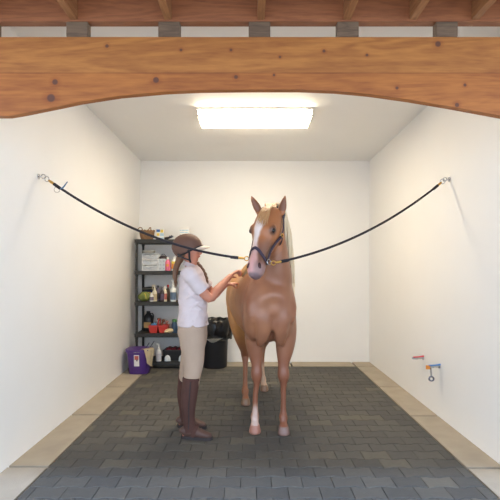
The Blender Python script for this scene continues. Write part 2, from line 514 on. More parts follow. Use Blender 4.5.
# front legs
def leg(P, R_, n=18): tube(bm, P, R_, ref=(1, 0, 0), n=n, sub=4)
def fleg(xs, yk, xu, rolls=1):
    X = lambda i: xs[i]
    leg([(xu[0], yk + .05, 1.02), (xu[1], yk + .04, .86), (xu[2], yk + .03, .72), (X(0) , yk + .01, .57), (X(0), yk, .505), (X(0), yk, .46), (X(0), yk + .008, .405), (X(1), yk + .012, .29),
         (X(1), yk + .012, .18), (X(2), yk, .135), (X(2), yk - .025, .092), (X(2), yk - .04, .068)],
        [(.094, .13), (.092, .12), (.080, .094), (.047, .056), (.052, .056), (.047, .05), (.028, .036), (.024, .032), (.026, .034), (.039, .044), (.031, .033), (.04, .042)])
    lathe(bm, (X(2), yk - .05, 0), [(.058, 0.001), (.057, .01), (.046, .06), (.042, .078)], 22, 0.95, 1.08)
fleg([.058, .045, .042], 3.86, [.035, .04, .045])
fleg([.285, .285, .283], 3.83, [.30, .31, .30])
def hleg(P, R_, hoof):
    leg(P, R_); lathe(bm, hoof, [(.056, 0.001), (.055, .01), (.045, .055), (.040, .075)], 22, 0.95, 1.08)
HRr = [(.15, .22), (.125, .18), (.085, .115), (.047, .066), (.045, .062), (.030, .04), (.025, .033), (.027, .035), (.039, .043), (.031, .034), (.04, .04)]
hleg([(-.10, 4.76, 1.02), (-.10, 4.66, .86), (-.085, 4.68, .70), (-.06, 4.77, .54), (-.055, 4.80, .49), (-.05, 4.77, .40), (-.05, 4.72, .29), (-.05, 4.68, .18), (-.05, 4.65, .13), (-.047, 4.62, .09), (-.045, 4.60, .06)], HRr, (-.045, 4.59, 0))
hleg([(.17, 4.84, 1.02), (.19, 4.86, .86), (.185, 4.98, .70), (.15, 5.14, .54), (.14, 5.19, .49), (.14, 5.19, .40), (.14, 5.18, .29), (.145, 5.17, .18), (.148, 5.16, .13), (.155, 5.14, .09), (.16, 5.12, .06)], HRr, (.163, 5.11, 0))
# neck
tube(bm, [hp(.02, 0, 1.15), hp(.2, .0, 1.20), (.195, 3.82, 1.32), (.205, 3.755, 1.46), (.20, 3.72, 1.60), (.185, 3.70, 1.72), (.17, 3.69, 1.80), (.165, 3.68, 1.86)],
     [(.12, .15), (.18, .24), (.165, .22), (.125, .175), (.10, .145), (.088, .12), (.075, .10), (.05, .06)], ref=Rv, n=26, sub=4)
# head
P0 = V((.160, 3.60, 1.845)); P1 = V((.036, 3.375, 1.352)); HL = (P1 - P0).length
Dh = (P1 - P0).normalized()
yw = math.radians(27)
Wh = V((math.cos(yw), -math.sin(yw), 0)); Wh = (Wh - Dh * Wh.dot(Dh)).normalized()
Nh = Dh.cross(Wh).normalized()
if Nh.y > 0: Nh = -Nh
def hd(t, w=0, n=0): return P0 + Dh * t * HL + Wh * w + Nh * n
HS = [(-.06, -.03, .058, .05), (0, -.02, .086, .08), (.12, -.02, .106, .11), (.26, -.022, .112, .125), (.36, -.026, .106, .135), (.48, -.020, .086, .118), (.60, -.004, .070, .092),
      (.74, .002, .064, .074), (.86, .002, .070, .070), (.95, -.004, .066, .064), (1.02, -.012, .050, .050), (1.06, -.02, .024, .026)]
tube(bm, [hd(t, 0, n) for t, n, a, b in HS], [(a, b) for t, n, a, b in HS], ref=Wh, n=28, sub=4)
RH = Matrix((Wh, Nh, Dh)).transposed()
for s in (-1, 1):
    ball(bm, hd(.335, s * .086, .052), (.024, .030, .042), RH)          # brow
    ball(bm, hd(.32, s * .055, -.07), (.045, .06, .10), RH)           # cheek
    ball(bm, hd(.88, s * .042, .028), (.026, .028, .04), RH)          # nostril rim
    tube(bm, [hd(.36 , s * .09, .03), hd(.55, s * .062, .02)], [.012, .008], n=8)
ball(bm, hd(1.0, 0, -.035), (.04, .028, .035), RH)                     # lower lip
ball(bm, hd(.97, 0, -.055), (.03, .025, .03), RH)
# ears
def ear(bp, tip, side):
    bp, tip = V(bp), V(tip); d = tip - bp
    c = [bp - d * .12, bp + d * .1, bp + d * .35, bp + d * .6, bp + d * .85, tip]
    tube(bm, c, [(.026, .022), (.031, .022), (.034, .018), (.028, .014), (.015, .010), (.004, .004)], ref=(1, -.3 * side, 0), n=14, sub=3)
EL = (px(260, 213, 3.60), px(250.5, 195, 3.56)); ER = (px(281.5, 213, 3.60), px(285.5, 194.5, 3.58))
ear(*EL, -1); ear(*ER, 1)
# tail root mass
tube(bm, [hp(-.98, 0, 1.25), hp(-1.05, 0, 1.18), hp(-1.07, 0, 1.0)], [.05, .045, .03], n=12, sub=3)
hb = fuse(bm, 0.009, 9, 0.5)
M_COAT = mat('horse_coat', (180, 120, 80), 0.38, var=0.10, scale=9, bump=0.12, bscale=140, attr='Col', stretch=(1, 1, .35), spec=0.5)
tv = [v for v in hb.verts if v.co.z > .80 and (v.co.z < 1.28 or (v.co.z < 1.62 and v.co.y > 3.60))]
for _ in range(14): bmesh.ops.smooth_vert(hb, verts=tv, factor=.5, use_axis_x=True, use_axis_y=True, use_axis_z=True)
tv = [v for v in hb.verts if 1.02 < v.co.z < 1.34 and v.co.y < 4.1]
for _ in range(22): bmesh.ops.smooth_vert(hb, verts=tv, factor=.5, use_axis_x=True, use_axis_y=True, use_axis_z=True)
body = finish('body', hb, M_COAT, horse, sharp=3)
def coat(p, n):
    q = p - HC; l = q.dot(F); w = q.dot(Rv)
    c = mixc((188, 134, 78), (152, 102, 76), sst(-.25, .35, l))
    nz = noise.noise(p * 5) * .5 + noise.noise(p * 16) * .25
    c = mixc(c, (184, 128, 86), max(0, nz) * .7); c = mixc(c, (122, 70, 44), max(0, -nz) * .8)
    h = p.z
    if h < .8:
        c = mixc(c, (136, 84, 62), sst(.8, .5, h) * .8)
        front = p.y < 4.2
        if front and p.x < .16:
            c = mixc(c, (206, 170, 152), sst(.15, .11, h + .02 * noise.noise(p * 30)) * .8)
            if p.y < 3.87: c = mixc(c, (224, 204, 196), sst(.26, .19, h) * sst(.035, .015, abs(p.x - .042 - .05 * (h - .13)))* .7)
        if (not front) and p.x > .05: c = mixc(c, (214, 186, 160), sst(.36, .26, h) * .75)
    if h < .076:
        hoofc = (176, 122, 104) if p.x < .16 else (140, 112, 104)
        if p.y > 4.2: hoofc = (140, 108, 84)
        c = mixc(hoofc, mixc(hoofc, (120, 84, 72), .5), sst(.03, .01, h))
    r = p - P0; t = r.dot(Dh) / HL; ww = r.dot(Wh); nn = r.dot(Nh)
    if p.y < 3.80 and -.15 < t < 1.2 and h > 1.2 and abs(ww) < .13 and nn > -.17:
        hc = mixc((168, 106, 66), (140, 90, 68), sst(.45, .8, t))
        if ww > 0: hc = mixc(hc, (112, 78, 64), sst(.45, .8, t) * .85)  # shade on the right side of the nose, painted into the coat
        bw = .042 - .016 * sst(.3, .5, t) + .02 * sst(.5, .9, t) + .006 * noise.noise(p * 25)
        cx = -.012 + .006 * math.sin(t * 9) - .014 * sst(.3, .9, t)
        bl = sst(bw + .012, bw - .010, abs(ww - cx)) * sst(.0, .04, nn) * sst(.10, .2, t)
        hc = mixc(hc, mixc((232, 218, 214), (206, 158, 150), sst(.5, .8, t)), bl * .95)
        mz = sst(.76, .88, t + (.04 if ww < 0 else -.05))
        hc = mixc(hc, mixc((208, 156, 152), (150, 116, 112), sst(-.01, .035, ww)), mz)
        hc = mixc(hc, (112, 92, 94), sst(-.02, -.05, nn) * sst(.9, .95, t))
        hc = mixc(hc, (104, 88, 94), sst(.99, 1.03, t) * .75)
        ee = (p - hd(.365, (1 if ww > 0 else -1) * .098, .052)).length
        hc = mixc(hc, (96, 66, 54), sst(.05, .022, ee) * .85)
        hc = mixc(hc, (120, 82, 66), sst(.10, .04, (p - hd(.62, .07, .01)).length) * .5)
        c = hc
    for (b_, tp) in (EL, ER):
        d = tp - b_; k = (p - b_).dot(d) / d.length_squared
        if .12 < k < 1.1 and (p - (b_ + d * k)).length < .06:
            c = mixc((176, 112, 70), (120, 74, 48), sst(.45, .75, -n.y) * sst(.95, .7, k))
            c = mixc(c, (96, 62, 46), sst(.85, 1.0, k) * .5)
    return c
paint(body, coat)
M_EYE = mat('horse_eye', (18, 13, 12), 0.16, var=0)
M_NOST = mat('nostril_dark', (70, 42, 42), 0.7)
for s in (-1, 1):
    finish('eye', ball(NB(), hd(.365, s * .098, .052), (.013, .019, .021), RH), M_EYE, horse)
    finish('nostril', ball(NB(), hd(.91, s * (.050 if s > 0 else .040), .050), (.011, .016, .026), RH @ Matrix.Rotation(s * .35, 3, 'Y')), M_NOST, horse)
# mane, forelock, tail
M_MANE = mat('flaxen_hair', (232, 212, 178), 0.5, var=0.16, scale=30, bump=0.4, bscale=200, stretch=(1, 1, .15))
bm = NB()
random.seed(3)
crest = [V((.175, 3.76, 1.93)), V((.205, 3.83, 1.82)), V((.215, 3.87, 1.70)), V((.22, 3.93, 1.58)), V((.21, 4.0, 1.48)), V((.19, 4.08, 1.42))]
cp = interp(crest, 12)
for i, c in enumerate(cp):
    for k in range(3):
        L_ = random.uniform(.26, .42) * (1 if i > 5 else .8)
        out = .098 + .028 * random.random() + .055 * (i / len(cp))
        jx = random.uniform(-.012, .012); jy = random.uniform(-.03, .01)
        pts = [c + V((jx, 0, -.01)), c + V((out * .55, jy - .02, .0)), c + V((out * .88, jy - .05, -.07)), c + V((out * .98, jy - .06, -L_ * .6)), c + V((out * 1.0 + jx * .7, jy - .065, -L_))]
        tube(bm, pts, [.008, .014, .013, .010, .002], ref=(0, 1, 0), n=6, sub=3)
finish('mane', bm, M_MANE, horse, sharp=3)
bm = NB()
M_FORE = mat('forelock_hair', (190, 144, 98), 0.5, var=0.16, scale=30, bump=0.4, bscale=200, stretch=(1, 1, .15))
for i in range(34):
    w0 = random.uniform(-.026, .036); w1 = w0 * 1.0 + random.uniform(-.012, .022); L_ = random.uniform(.16, .36)
    pts = [hd(-.07, w0 * .8, .005), hd(-.03, w0, .052), hd(.06, (w0 + w1) / 2, .086), hd(L_ * .7, w1, .106), hd(L_, w1 * 1.1, .108)]
    tube(bm, pts, [.006, .007, .006, .005, .0012], ref=Wh, n=6, sub=3)
for i in range(12):
    w0 = random.uniform(-.035, .045)
    tube(bm, [V((.165 + w0, 3.76, 1.90)), V((.165 + w0, 3.70, 1.925)), hd(-.07, w0, .008), hd(-.02, w0, .05)], [.006, .010, .009, .005], n=6, sub=3)
finish('forelock', bm, M_FORE, horse, sharp=3)
bm = NB()
for i in range(40):
    a = random.uniform(0, 6.28); r = random.uniform(0, .035)
    b0 = hp(-1.05, 0, 1.15) + V((r * math.cos(a), r * math.sin(a), 0))
    tube(bm, [b0, b0 + V((0, .05, -.2)), b0 + V((r * math.cos(a), .04, -.5)), b0 + V((0, .02, -.75 + random.uniform(-.05, .08)))], [.012, .016, .014, .003], n=6, sub=3)
finish('tail', bm, M_MANE, horse, sharp=3)
# halter
M_STRAP = mat('halter_webbing', (58, 46, 62), 0.7, var=0.1)
M_BRASS = mat('brass', (206, 160, 84), 0.28, 0.9, var=0.04)
M_STEEL = mat('steel', (190, 190, 192), 0.25, 0.95, var=0.03)
halter = finish('halter', NB(), M_STRAP, horse)
def hs(t):   # head section at t -> (n offset, a, b)
    for i in range(len(HS) - 1):
        if HS[i][0] <= t <= HS[i + 1][0]:
            k = (t - HS[i][0]) / (HS[i + 1][0] - HS[i][0]); return [HS[i][j] * (1 - k) + HS[i + 1][j] * k for j in (1, 2, 3)]
    return list(HS[-1][1:])
def on_head(t, ang, lift=.004):
    n, a, b = hs(t)
    if a < .09 and False: pass
    ca, sa = math.sin(ang), math.cos(ang)
    return hd(t, (a + lift) * ca, n + (b + lift) * sa), (Wh * ca / a + Nh * sa / b).normalized()
def strap(name, seq, w=.011, t=.003, closed=False, lift=.007):
    P = []; N_ = []
    seq2 = interp([V((s[0], s[1], 0)) for s in (seq + ([seq[0]] if False else []))], 5)
    for s in seq2:
        p, n = on_head(s.x, s.y, lift); P.append(p); N_.append(n)
    if closed: P = P[:-1]; N_ = N_[:-1]
    return finish(name, ribbon(NB(), P, N_, w, t, closed), M_STRAP, halter)
pi = math.pi
t0 = .675
nbt = lambda a: t0 + (.105 if math.sin(a) > 0 else .04) * abs(math.sin(a)) ** 1.4 + .05 * (1 - math.cos(a)) / 2
strap('noseband', [(nbt(i * pi / 8), i * pi / 8) for i in range(17)], closed=True)
tR, tL = nbt(pi * .52), nbt(-pi * .52)
RR, _ = on_head(tR, pi * .52, .020); RL, _ = on_head(tL, -pi * .52, .012)
for s in (1, -1):
    strap('cheek_strap', [((tR if s > 0 else tL) - .01, s * pi * .52), (.50, s * pi * .52), (.36, s * pi * .56), (.2, s * pi * .58), (.06, s * pi * .56)], lift=.014)
strap('throat_strap', [(.34, pi * .56), (.38, pi * .75), (.42, pi), (.38, pi * 1.25), (.34, pi * 1.44)], lift=.02)
strap('chin_strap', [(tR + .01, pi * .53), (.72, pi * .75), (.66, pi), (.66, pi * 1.25), (tL + .01, pi * 1.47)], lift=.012)
# crown strap behind the ears
pr, _ = on_head(.06, pi * .56, .014); pl, _ = on_head(.06, -pi * .56, .014)
top = V((.168, 3.72, 1.915))
cpn = interp([pr, V((.275, 3.68, 1.87)), top, V((.075, 3.70, 1.87)), pl], 5)
finish('crown_strap', ribbon(NB(), cpn, [(p - V((.17, 3.68, 1.80))).normalized() for p in cpn], .011, .003), M_STRAP, halter)
for c, s in ((RR, 1), (RL, -1)):
    finish('halter_ring', ring(NB(), c + Wh * s * .004, .021, .0035, Wh + Nh * .3 * s), M_STEEL, halter)
    bk, _ = on_head(.33, s * pi * .56, .02)
    finish('buckle', ring(NB(), bk, .015, .0035, Wh), M_BRASS, halter)

# ---------------------------------------------------------------- cross ties
M_ROPE = mat('dark_rope', (32, 27, 36), 0.75, var=0.15, bump=0.5, bscale=250)
M_BLUE = mat('blue_plastic', (70, 110, 150), 0.5)
def tie(wallpt, end, sag, label, wn, side):
    wallpt, end = V(wallpt), V(end)
    eb = thing('wall_eye_bolt', 'small steel eye bolt on the %s white wall holding the cross tie' % side, 'eye bolt', wallpt)
    bm = NB(); lathe(bm, (0, 0, 0), [(.022, 0), (.022, .004), (.008, .006), (.006, .022)], 18)
    bm.transform(Matrix.Translation(wallpt) @ V(wn).to_track_quat('Z', 'Y').to_matrix().to_4x4())
    finish('base_plate', bm, M_STEEL, eb)
    rc = wallpt + V(wn) * .038
    finish('eye_ring', ring(NB(), rc, .016, .004, (0, 1, .3)), M_STEEL, eb)
    ct = thing('cross_tie', label, 'tether', end)
    N = 34; P = []
    for i in range(N + 1):
        t = i / N; p = rc.lerp(end, t); p = p - V((0, 0, 4 * sag * t * (1 - t))); P.append(p)
    # metal clip at each end, rope between
    d0 = (P[1] - P[0]).normalized(); d1 = (P[-1] - P[-2]).normalized()
    r0, r1 = rc + d0 * .13, end - d1 * .11
    Q = [p for p in P if (p - rc).length > .13 and (p - end).length > .11]
    rope = finish('rope', tube(NB(), [r0] + Q + [r1], .0095, n=10), M_ROPE, ct)
    for q, dd in ((r0, d0), (r1, d1)):
        finish('rope_whipping', tube(NB(), [q - dd * .03, q + dd * .03], .0125, n=12), M_ROPE, rope)
    s1 = finish('wall_snap', NB(), M_STEEL, ct)
    finish('snap_ring', ring(NB(), rc + d0 * .033, .020, .004, (0.25, 1, .2)), M_STEEL, s1)
    finish('snap_body', tube(NB(), [rc + d0 * .05, rc + d0 * .075, rc + d0 * .11, rc + d0 * .135], [.007, .011, .009, .006], n=10, sub=2), M_BRASS, s1)
    s2 = finish('halter_snap', NB(), M_BRASS, ct)
    finish('snap_hook', ring(NB(), end - d1 * .016, .017, .0042, (0, 1, .4)), M_BRASS, s2)
    finish('snap_body', tube(NB(), [end - d1 * .03, end - d1 * .05, end - d1 * .09, end - d1 * .115], [.006, .010, .009, .006], n=10, sub=2), M_BRASS, s2)
    if side == 'left':
        s3 = finish('release_cord', NB(), M_BLUE, ct)
        a = r0 + d0 * .03
        finish('cord_tail', tube(NB(), [a, a + V((.03, -.02, .0)), a + V((.07, -.03, .045))], [.005, .006, .004], n=8, sub=3), M_BLUE, s3)
        finish('cord_loop', ring(NB(), r0 + V((.0, 0, -.028)), .022, .002, (0, 1, 0)), M_STEEL, s3)
zl = 3.62
tie((-1.645, 3.50, 1.4 + (268 - 176.5) * 3.50 / 450), RL + V((-.012, -.01, -.008)), .125, 'dark rope cross tie from the left wall to the halter, passing over the helmet', (1, 0, 0), 'left')
tie((1.762, 3.98, 1.4 + (268 - 179.5) * 3.98 / 450), RR + V((.022, -.012, -.010)), .115, 'dark rope cross tie from the right wall to the halter', (-1, 0, 0), 'right')

# ---------------------------------------------------------------- person
person = thing('person', 'person in brown riding helmet, white polo, tan breeches and brown half chaps brushing horse', 'person', (-.48, 3.84, 0))
M_SKIN = mat('skin', (200, 134, 108), 0.5, var=0.05, scale=14, sub=0.15)
bm = NB()
CY = 3.83
# torso
def tor(bm, g=0.0, lo=0, hi=99, gy=None):
    S = [(-.485, .86, .105, .165), (-.487, .93, .118, .172), (-.484, 1.0, .108, .15), (-.482, 1.08, .103, .135), (-.482, 1.17, .108, .142), (-.484, 1.26, .112, .155), (-.492, 1.33, .098, .165), (-.498, 1.385, .07, .13), (-.498, 1.415, .045, .07)]
    S = S[lo:hi]
    tube(bm, [(x, CY, z) for x, z, a, b in S], [(a + g, b + (g if gy is None else gy)) for x, z, a, b in S], ref=(1, 0, 0), n=28, sub=3)
tor(bm)
tube(bm, [(-.51, CY, 1.38), (-.50, CY, 1.44), (-.495, CY, 1.50)], [(.054, .055), (.048, .05), (.05, .05)], n=16, sub=2)
# head (profile to the right)
HCN = V((-.523, CY - .01, 1.562))
ball(bm, HCN, (.094, .073, .105)); ball(bm, HCN + V((.030, 0, -.045)), (.062, .055, .072))
ball(bm, HCN + V((.062, 0, -.094)), (.022, .026, .017))                   # chin
tube(bm, [HCN + V((.078, 0, .008)), HCN + V((.092, 0, -.012)), HCN + V((.107, 0, -.034)), HCN + V((.090, 0, -.044))], [.009, .010, .0125, .010], ref=(0, 1, 0), n=10, sub=3)  # nose
for s in (-1, 1):
    ball(bm, HCN + V((.068, s * .03, .012)), (.018, .02, .01))             # brow
    ball(bm, HCN + V((.060, s * .036, -.032)), (.024, .02, .02))           # cheek
    ball(bm, HCN + V((-.005, s * .072, -.03)), (.018, .009, .030), Matrix.Rotation(.2, 3, 'Y'))   # ear
ball(bm, HCN + V((.086, 0, -.060)), (.010, .022, .006)); ball(bm, HCN + V((.084, 0, -.071)), (.010, .02, .006))
# arms
SR, ER_, WR = V((-.488, CY - .165, 1.345)), V((-.338, CY - .10, 1.148)), V((-.168, 3.965, 1.335))
SL, EL_, WL = V((-.485, CY + .165, 1.345)), V((-.33, 4.06, 1.16)), V((-.215, 4.07, 1.25))
def arm(bm, S, E, W, g=0.0):
    tube(bm, [S + V((-.02, .03 if S.y < CY else -.03, .01)), S, S.lerp(E, .5), E, E.lerp(W, .3), E.lerp(W, .7), W], [.045 + g, .052 + g, .045 + g, .038 + g, .040 + g, .029 + g, .022 + g], ref=(0, 1, 0), n=16, sub=3)
arm(bm, SR, ER_, WR); arm(bm, SL, EL_, WL)
def hand(bm, W, D, U, curl, spread=.012, s=1.0, thumb=1):
    """W wrist, D direction of the palm, U back-of-hand normal; four fingers and a thumb"""
    D = V(D).normalized(); U = V(U); U = (U - D * U.dot(D)).normalized(); S_ = D.cross(U)
    tube(bm, [W - D * .01, W + D * .02, W + D * .06, W + D * .088], [(.017, .022), (.015, .029), (.014, .037), (.011, .036)], ref=U, n=14, sub=3)
    tips = []
    for i, (off, L_) in enumerate(((-.028, .070), (-.0095, .080), (.0095, .075), (.027, .060))):
        b = W + D * .078 + S_ * off * 1.0
        d = D + S_ * off * spread * 300 * .05; d.normalize(); pts = [b]; a = 0
        for k, seg in enumerate((.44, .31, .25)):
            a += curl[k] + .05 * i
            dd = (d * math.cos(a) - U * math.sin(a)); pts.append(pts[-1] + dd * L_ * seg)
        tube(bm, pts, [.0098, .0092, .0082, .0062], ref=S_, n=10, sub=3)
        tips.append(pts[-1])
    b = W + D * .022 - S_ * .022 * thumb
    pts = [b, b + (D * .5 - S_ * thumb * .8 - U * .3).normalized() * .030, b + (D * .8 - S_ * thumb * .55 - U * .6).normalized() * .056, b + (D * 1.0 - S_ * thumb * .3 - U * .75).normalized() * .078]
    tube(bm, pts, [.013, .0115, .0105, .007], ref=U, n=10, sub=3)
BRC = V((-.052, 4.09, 1.385))      # brush
hand(bm, WR, V((.085, .105, .062)), (-.62, -.25, .62), (.55, .85, .6), thumb=1)
hand(bm, WL, (.055, .03, .006), (-.45, -.15, .9), (.1, .3, .3), thumb=-1)
# legs inside breeches and boots
def legp(bm, y0, xf, yf, g=0.0, top=0, bot=99, xk=0.0):
    P = [(-.487, y0, .90), (-.480, y0, .78), (-.468 + xk, y0, .62), (xf + .022, (y0 + yf) / 2, .50), (xf + .005, yf, .38), (xf - .008, yf, .27), (xf - .004, yf, .15), (xf - .002, yf, .07)]
    R_ = [(.105, .085), (.098, .08), (.078, .068), (.060, .056), (.058, .054), (.052, .05), (.036, .036), (.036, .034)]
    tube(bm, P[top:bot], [(a + g, b + g) for a, b in R_][top:bot], ref=(1, 0, 0), n=20, sub=3)
NF = (-.500, 3.70); FF = (-.572, 3.955)
legp(bm, CY - .085, *NF); legp(bm, CY + .085, *FF, xk=-.05)
for (x, y) in (NF, FF):
    tube(bm, [(x - .05, y, .045), (x + .05, y - .01, .045), (x + .14, y - .02, .035)], [(.03, .03)] * 3, n=10)
finish('body', fuse(bm, 0.0058, 3, .5), M_SKIN, person, sharp=3)
# eye + lips
M_WHITE = mat('eye_white', (230, 226, 220), 0.2)
M_DK = mat('dark_brown', (50, 32, 24), 0.4)
M_LIP = mat('lips', (186, 104, 92), 0.4)
for s in (-1, 1):
    e = finish('eye', ball(NB(), HCN + V((.074, s * .033, -.006)), (.010, .012, .008)), M_WHITE, person)
    finish('iris', ball(NB(), HCN + V((.082, s * .034, -.007)), (.0035, .006, .006)), M_DK, e)
    finish('eyebrow', tube(NB(), [HCN + V((.088, s * .014, .019)), HCN + V((.082, s * .034, .023)), HCN + V((.068, s * .050, .016))], [.003, .0035, .002], n=6, sub=2), M_DK, person)
finish('lips', tube(NB(), [HCN + V((.084, -.02, -.066)), HCN + V((.0965, 0, -.065)), HCN + V((.084, .02, -.066))], [(.003, .003), (.004, .006), (.003, .003)], ref=(1, 0, 0), n=8, sub=3), M_LIP, person)
# polo
M_POLO = mat('white_polo_cotton', (212, 197, 197), 0.85, var=0.02, bump=0.25, bscale=28)
bm = NB()
S = [(-.486, .915, .130, .182), (-.486, .96, .128, .176), (-.484, 1.03, .122, .162), (-.484, 1.10, .118, .150), (-.484, 1.18, .119, .152), (-.485, 1.26, .123, .165), (-.492, 1.33, .107, .174), (-.498, 1.385, .08, .14), (-.502, 1.42, .056, .072)]
tube(bm, [(x, CY, z) for x, z, a, b in S], [(a, b) for x, z, a, b in S], n=32, sub=4)
for Sx, Ex in ((SR, ER_), (SL, EL_)):
    sgn = 1 if Sx.y < CY else -1
    tube(bm, [Sx + V((-.03, .04 * sgn, .012)), Sx + V((0, 0, .002)), Sx.lerp(Ex, .35), Sx.lerp(Ex, .62)], [.058, .066, .064, .063], ref=(0, 1, 0), n=18, sub=3)
# soft folds
random.seed(11)
for k in range(7):
    z = 1.0 + .05 * k; a0 = random.uniform(-2.4, -1.2); r = .115
    pts = []
    for j in range(5):
        a = a0 + j * .22; pts.append((-.484 + (.120) * math.cos(a), CY + .156 * math.sin(a), z + .02 * j * (1 if k % 2 else -1)))
    tube(bm, pts, [.003, .008, .009, .007, .003], n=8, sub=2)
pb = fuse(bm, .006, 3, .5)
for v in pb.verts:
    # side vent at the hem, ripple of the hem
    if v.co.z < .955: v.co.z += .018 * max(0, 1 - abs(v.co.x + .465) / .018) * (1 if v.co.y < CY else 0)
    v.co += V((noise.noise(v.co * 13), noise.noise(v.co * 13 + V((5, 5, 5))), 0)) * .007 + v.normal * .007 * noise.noise(V((v.co.x * 9 + v.co.z * 10, v.co.y * 6, v.co.z * 24 - v.co.x * 16)))
polo = finish('polo_shirt', pb, M_POLO, person, sharp=3)
bm = NB()
ns = []; cpts = []
for i in range(17):
    a = pi * .10 + (2 * pi - pi * .20) * i / 16
    cpts.append(V((-.502 + .058 * math.cos(a), CY + .062 * math.sin(a), 1.425 - .018 * math.cos(a)))); ns.append(V((math.cos(a), math.sin(a), .9)))
finish('collar', ribbon(bm, cpts, ns, .018, .003), M_POLO, polo)
for Sx, Ex in ((SR, ER_), (SL, EL_)):
    p = Sx.lerp(Ex, .60); d = (Ex - Sx).normalized()
    finish('sleeve_cuff', tube(NB(), [p - d * .009, p + d * .012], .0655, ref=(0, 1, 0), n=20), M_POLO, polo)
# breeches
M_BREECH = mat('tan_breeches', (178, 154, 134), 0.85, var=0.04, bump=0.15, bscale=30)
bm = NB()
tube(bm, [(-.487, CY, .84), (-.487, CY, .92), (-.485, CY, .985)], [(.116, .172), (.124, .176), (.116, .162)], n=28, sub=3)
legp(bm, CY - .085, *NF, g=.008, top=0, bot=6); legp(bm, CY + .085, *FF, g=.008, top=0, bot=6, xk=-.05)
ball(bm, (-.535, CY - .07, .87), (.072, .075, .09)); ball(bm, (-.535, CY + .07, .87), (.072, .075, .09))
breeches = finish('breeches', fuse(bm, .007, 4, .5), M_BREECH, person, sharp=3)
# half chaps and paddock boots
M_CHAP = mat('brown_suede', (80, 50, 42), 0.85, var=0.12, scale=18, bump=0.2)
M_BOOT = mat('brown_leather_boot', (88, 62, 54), 0.55, var=0.12, scale=20, bump=0.15)
M_SOLE = mat('dark_sole', (56, 48, 48), 0.8)
for (x, y), nmz in ((NF, 'near'), (FF, 'far')):
    bm = NB()
    tube(bm, [(x + .014, y, .49), (x + .006, y, .40), (x - .006, y, .28), (x - .002, y, .17), (x + .004, y, .11), (x + .01, y, .06)], [(.067, .064), (.069, .066), (.062, .060), (.049, .048), (.052, .047), (.060, .048)], n=24, sub=4)
    chap = finish('half_chap', bm, M_CHAP, person, sharp=1.2)
    bm = NB(); tube(bm, [(x + .02, y - .067, .48), (x + .005, y - .064, .28), (x + .004, y - .050, .17), (x + .0, y - .048, .09)], [.004] * 4, n=8, sub=3)
    finish('zip_strip', bm, M_SOLE, chap)
    finish('top_band', tube(NB(), [(x + .0145, y, .497), (x + .0135, y, .475)], [(.070, .067), (.071, .068)], n=24), M_CHAP, chap)
    bm = NB()
    tube(bm, [(x - .062, y, .045), (x - .05, y, .055), (x + .0, y - .003, .062), (x + .06, y - .012, .054), (x + .12, y - .024, .042), (x + .165, y - .032, .034), (x + .188, y - .037, .028)],
         [(.02, .026), (.034, .040), (.038, .052), (.040, .046), (.043, .032), (.036, .024), (.012, .012)], ref=(0, 1, 0), n=20, sub=3)
    tube(bm, [(x - .004, y, .05), (x - .002, y, .13)], [(.046, .04), (.043, .04)], n=18)
    boot = finish('boot', fuse(bm, .006, 3, .5), M_BOOT, person, sharp=3)
    bm = NB(); sole = []
    for dx, hw in ((-.066, .016), (-.055, .030), (-.02, .036), (.04, .034), (.10, .043), (.15, .042), (.18, .030), (.195, .010)): sole.append((dx, hw))
    L1 = [(x + dx, y - .2 * (dx) * .9 * .9 - hw) for dx, hw in sole]; L2 = [(x + dx, y - .2 * dx * .81 + hw) for dx, hw in sole][::-1]
    pl_ = L1 + L2; A = [bm.verts.new((p[0], p[1], .002)) for p in pl_]; B = [bm.verts.new((p[0], p[1], .026)) for p in pl_]
    bm.faces.new(A); bm.faces.new(B[::-1])
    for i in range(len(pl_)): bm.faces.new((A[i], A[(i + 1) % len(pl_)], B[(i + 1) % len(pl_)], B[i]))
    finish('sole', bm, M_SOLE, boot, smooth=False)
    pts = [(x + .03, y - .052, .03), (x + .055, y - .045, .09), (x + .07, y, .112), (x + .055, y + .036, .09), (x + .03, y + .045, .03)]
    finish('instep_strap', tube(NB(), pts, [(.016, .005)] * 5, ref=(1, 0, 0), n=8, sub=4), M_CHAP, chap)
    for k in range(3):
        finish('lace', tube(NB(), [(x + .068 + k * .014, y - .028 - k * .003, .097 - k * .012), (x + .076 + k * .014, y, .108 - k * .012), (x + .068 + k * .014, y + .024, .098 - k * .012)], .003, n=6, sub=2), M_SOLE, boot)
# hair
M_HAIR = mat('brown_hair', (112, 78, 54), 0.5, var=0.22, scale=30, bump=0.5, bscale=160, stretch=(1, 1, .2))
bm = NB()
tube(bm, [HCN + V((-.052, 0, -.02)), HCN + V((-.066, 0, -.07)), HCN + V((-.085, -.025, -.12)), HCN + V((-.100, -.05, -.18)), HCN + V((-.104, -.06, -.25)), HCN + V((-.092, -.06, -.31))], [(.045, .066), (.034, .05), (.026, .030), (.024, .026), (.018, .020), (.004, .005)], n=14, sub=4)
random.seed(5)
for i in range(26):
    j = lambda s=.012: random.uniform(-s, s)
    tube(bm, [HCN + V((-.06 + j(), j(.045), -.04)), HCN + V((-.085 + j(), -.025 + j(.02), -.12)), HCN + V((-.108 + j(), -.055 + j(.02), -.20)), HCN + V((-.10 + j(.018), -.06 + j(.02), -.30 + j(.03)))], [.007, .007, .006, .001], n=6, sub=3)
for s in (-1, 1):
    tube(bm, [HCN + V((.03, s * .066, .02)), HCN + V((.0, s * .074, -.005)), HCN + V((-.03, s * .064, -.05)), HCN + V((-.05, s * .04, -.08))], [.012, .014, .016, .012], n=10, sub=3)
finish('hair', bm, M_HAIR, person, sharp=3)
bm = NB()     # braid falling in front of the far shoulder
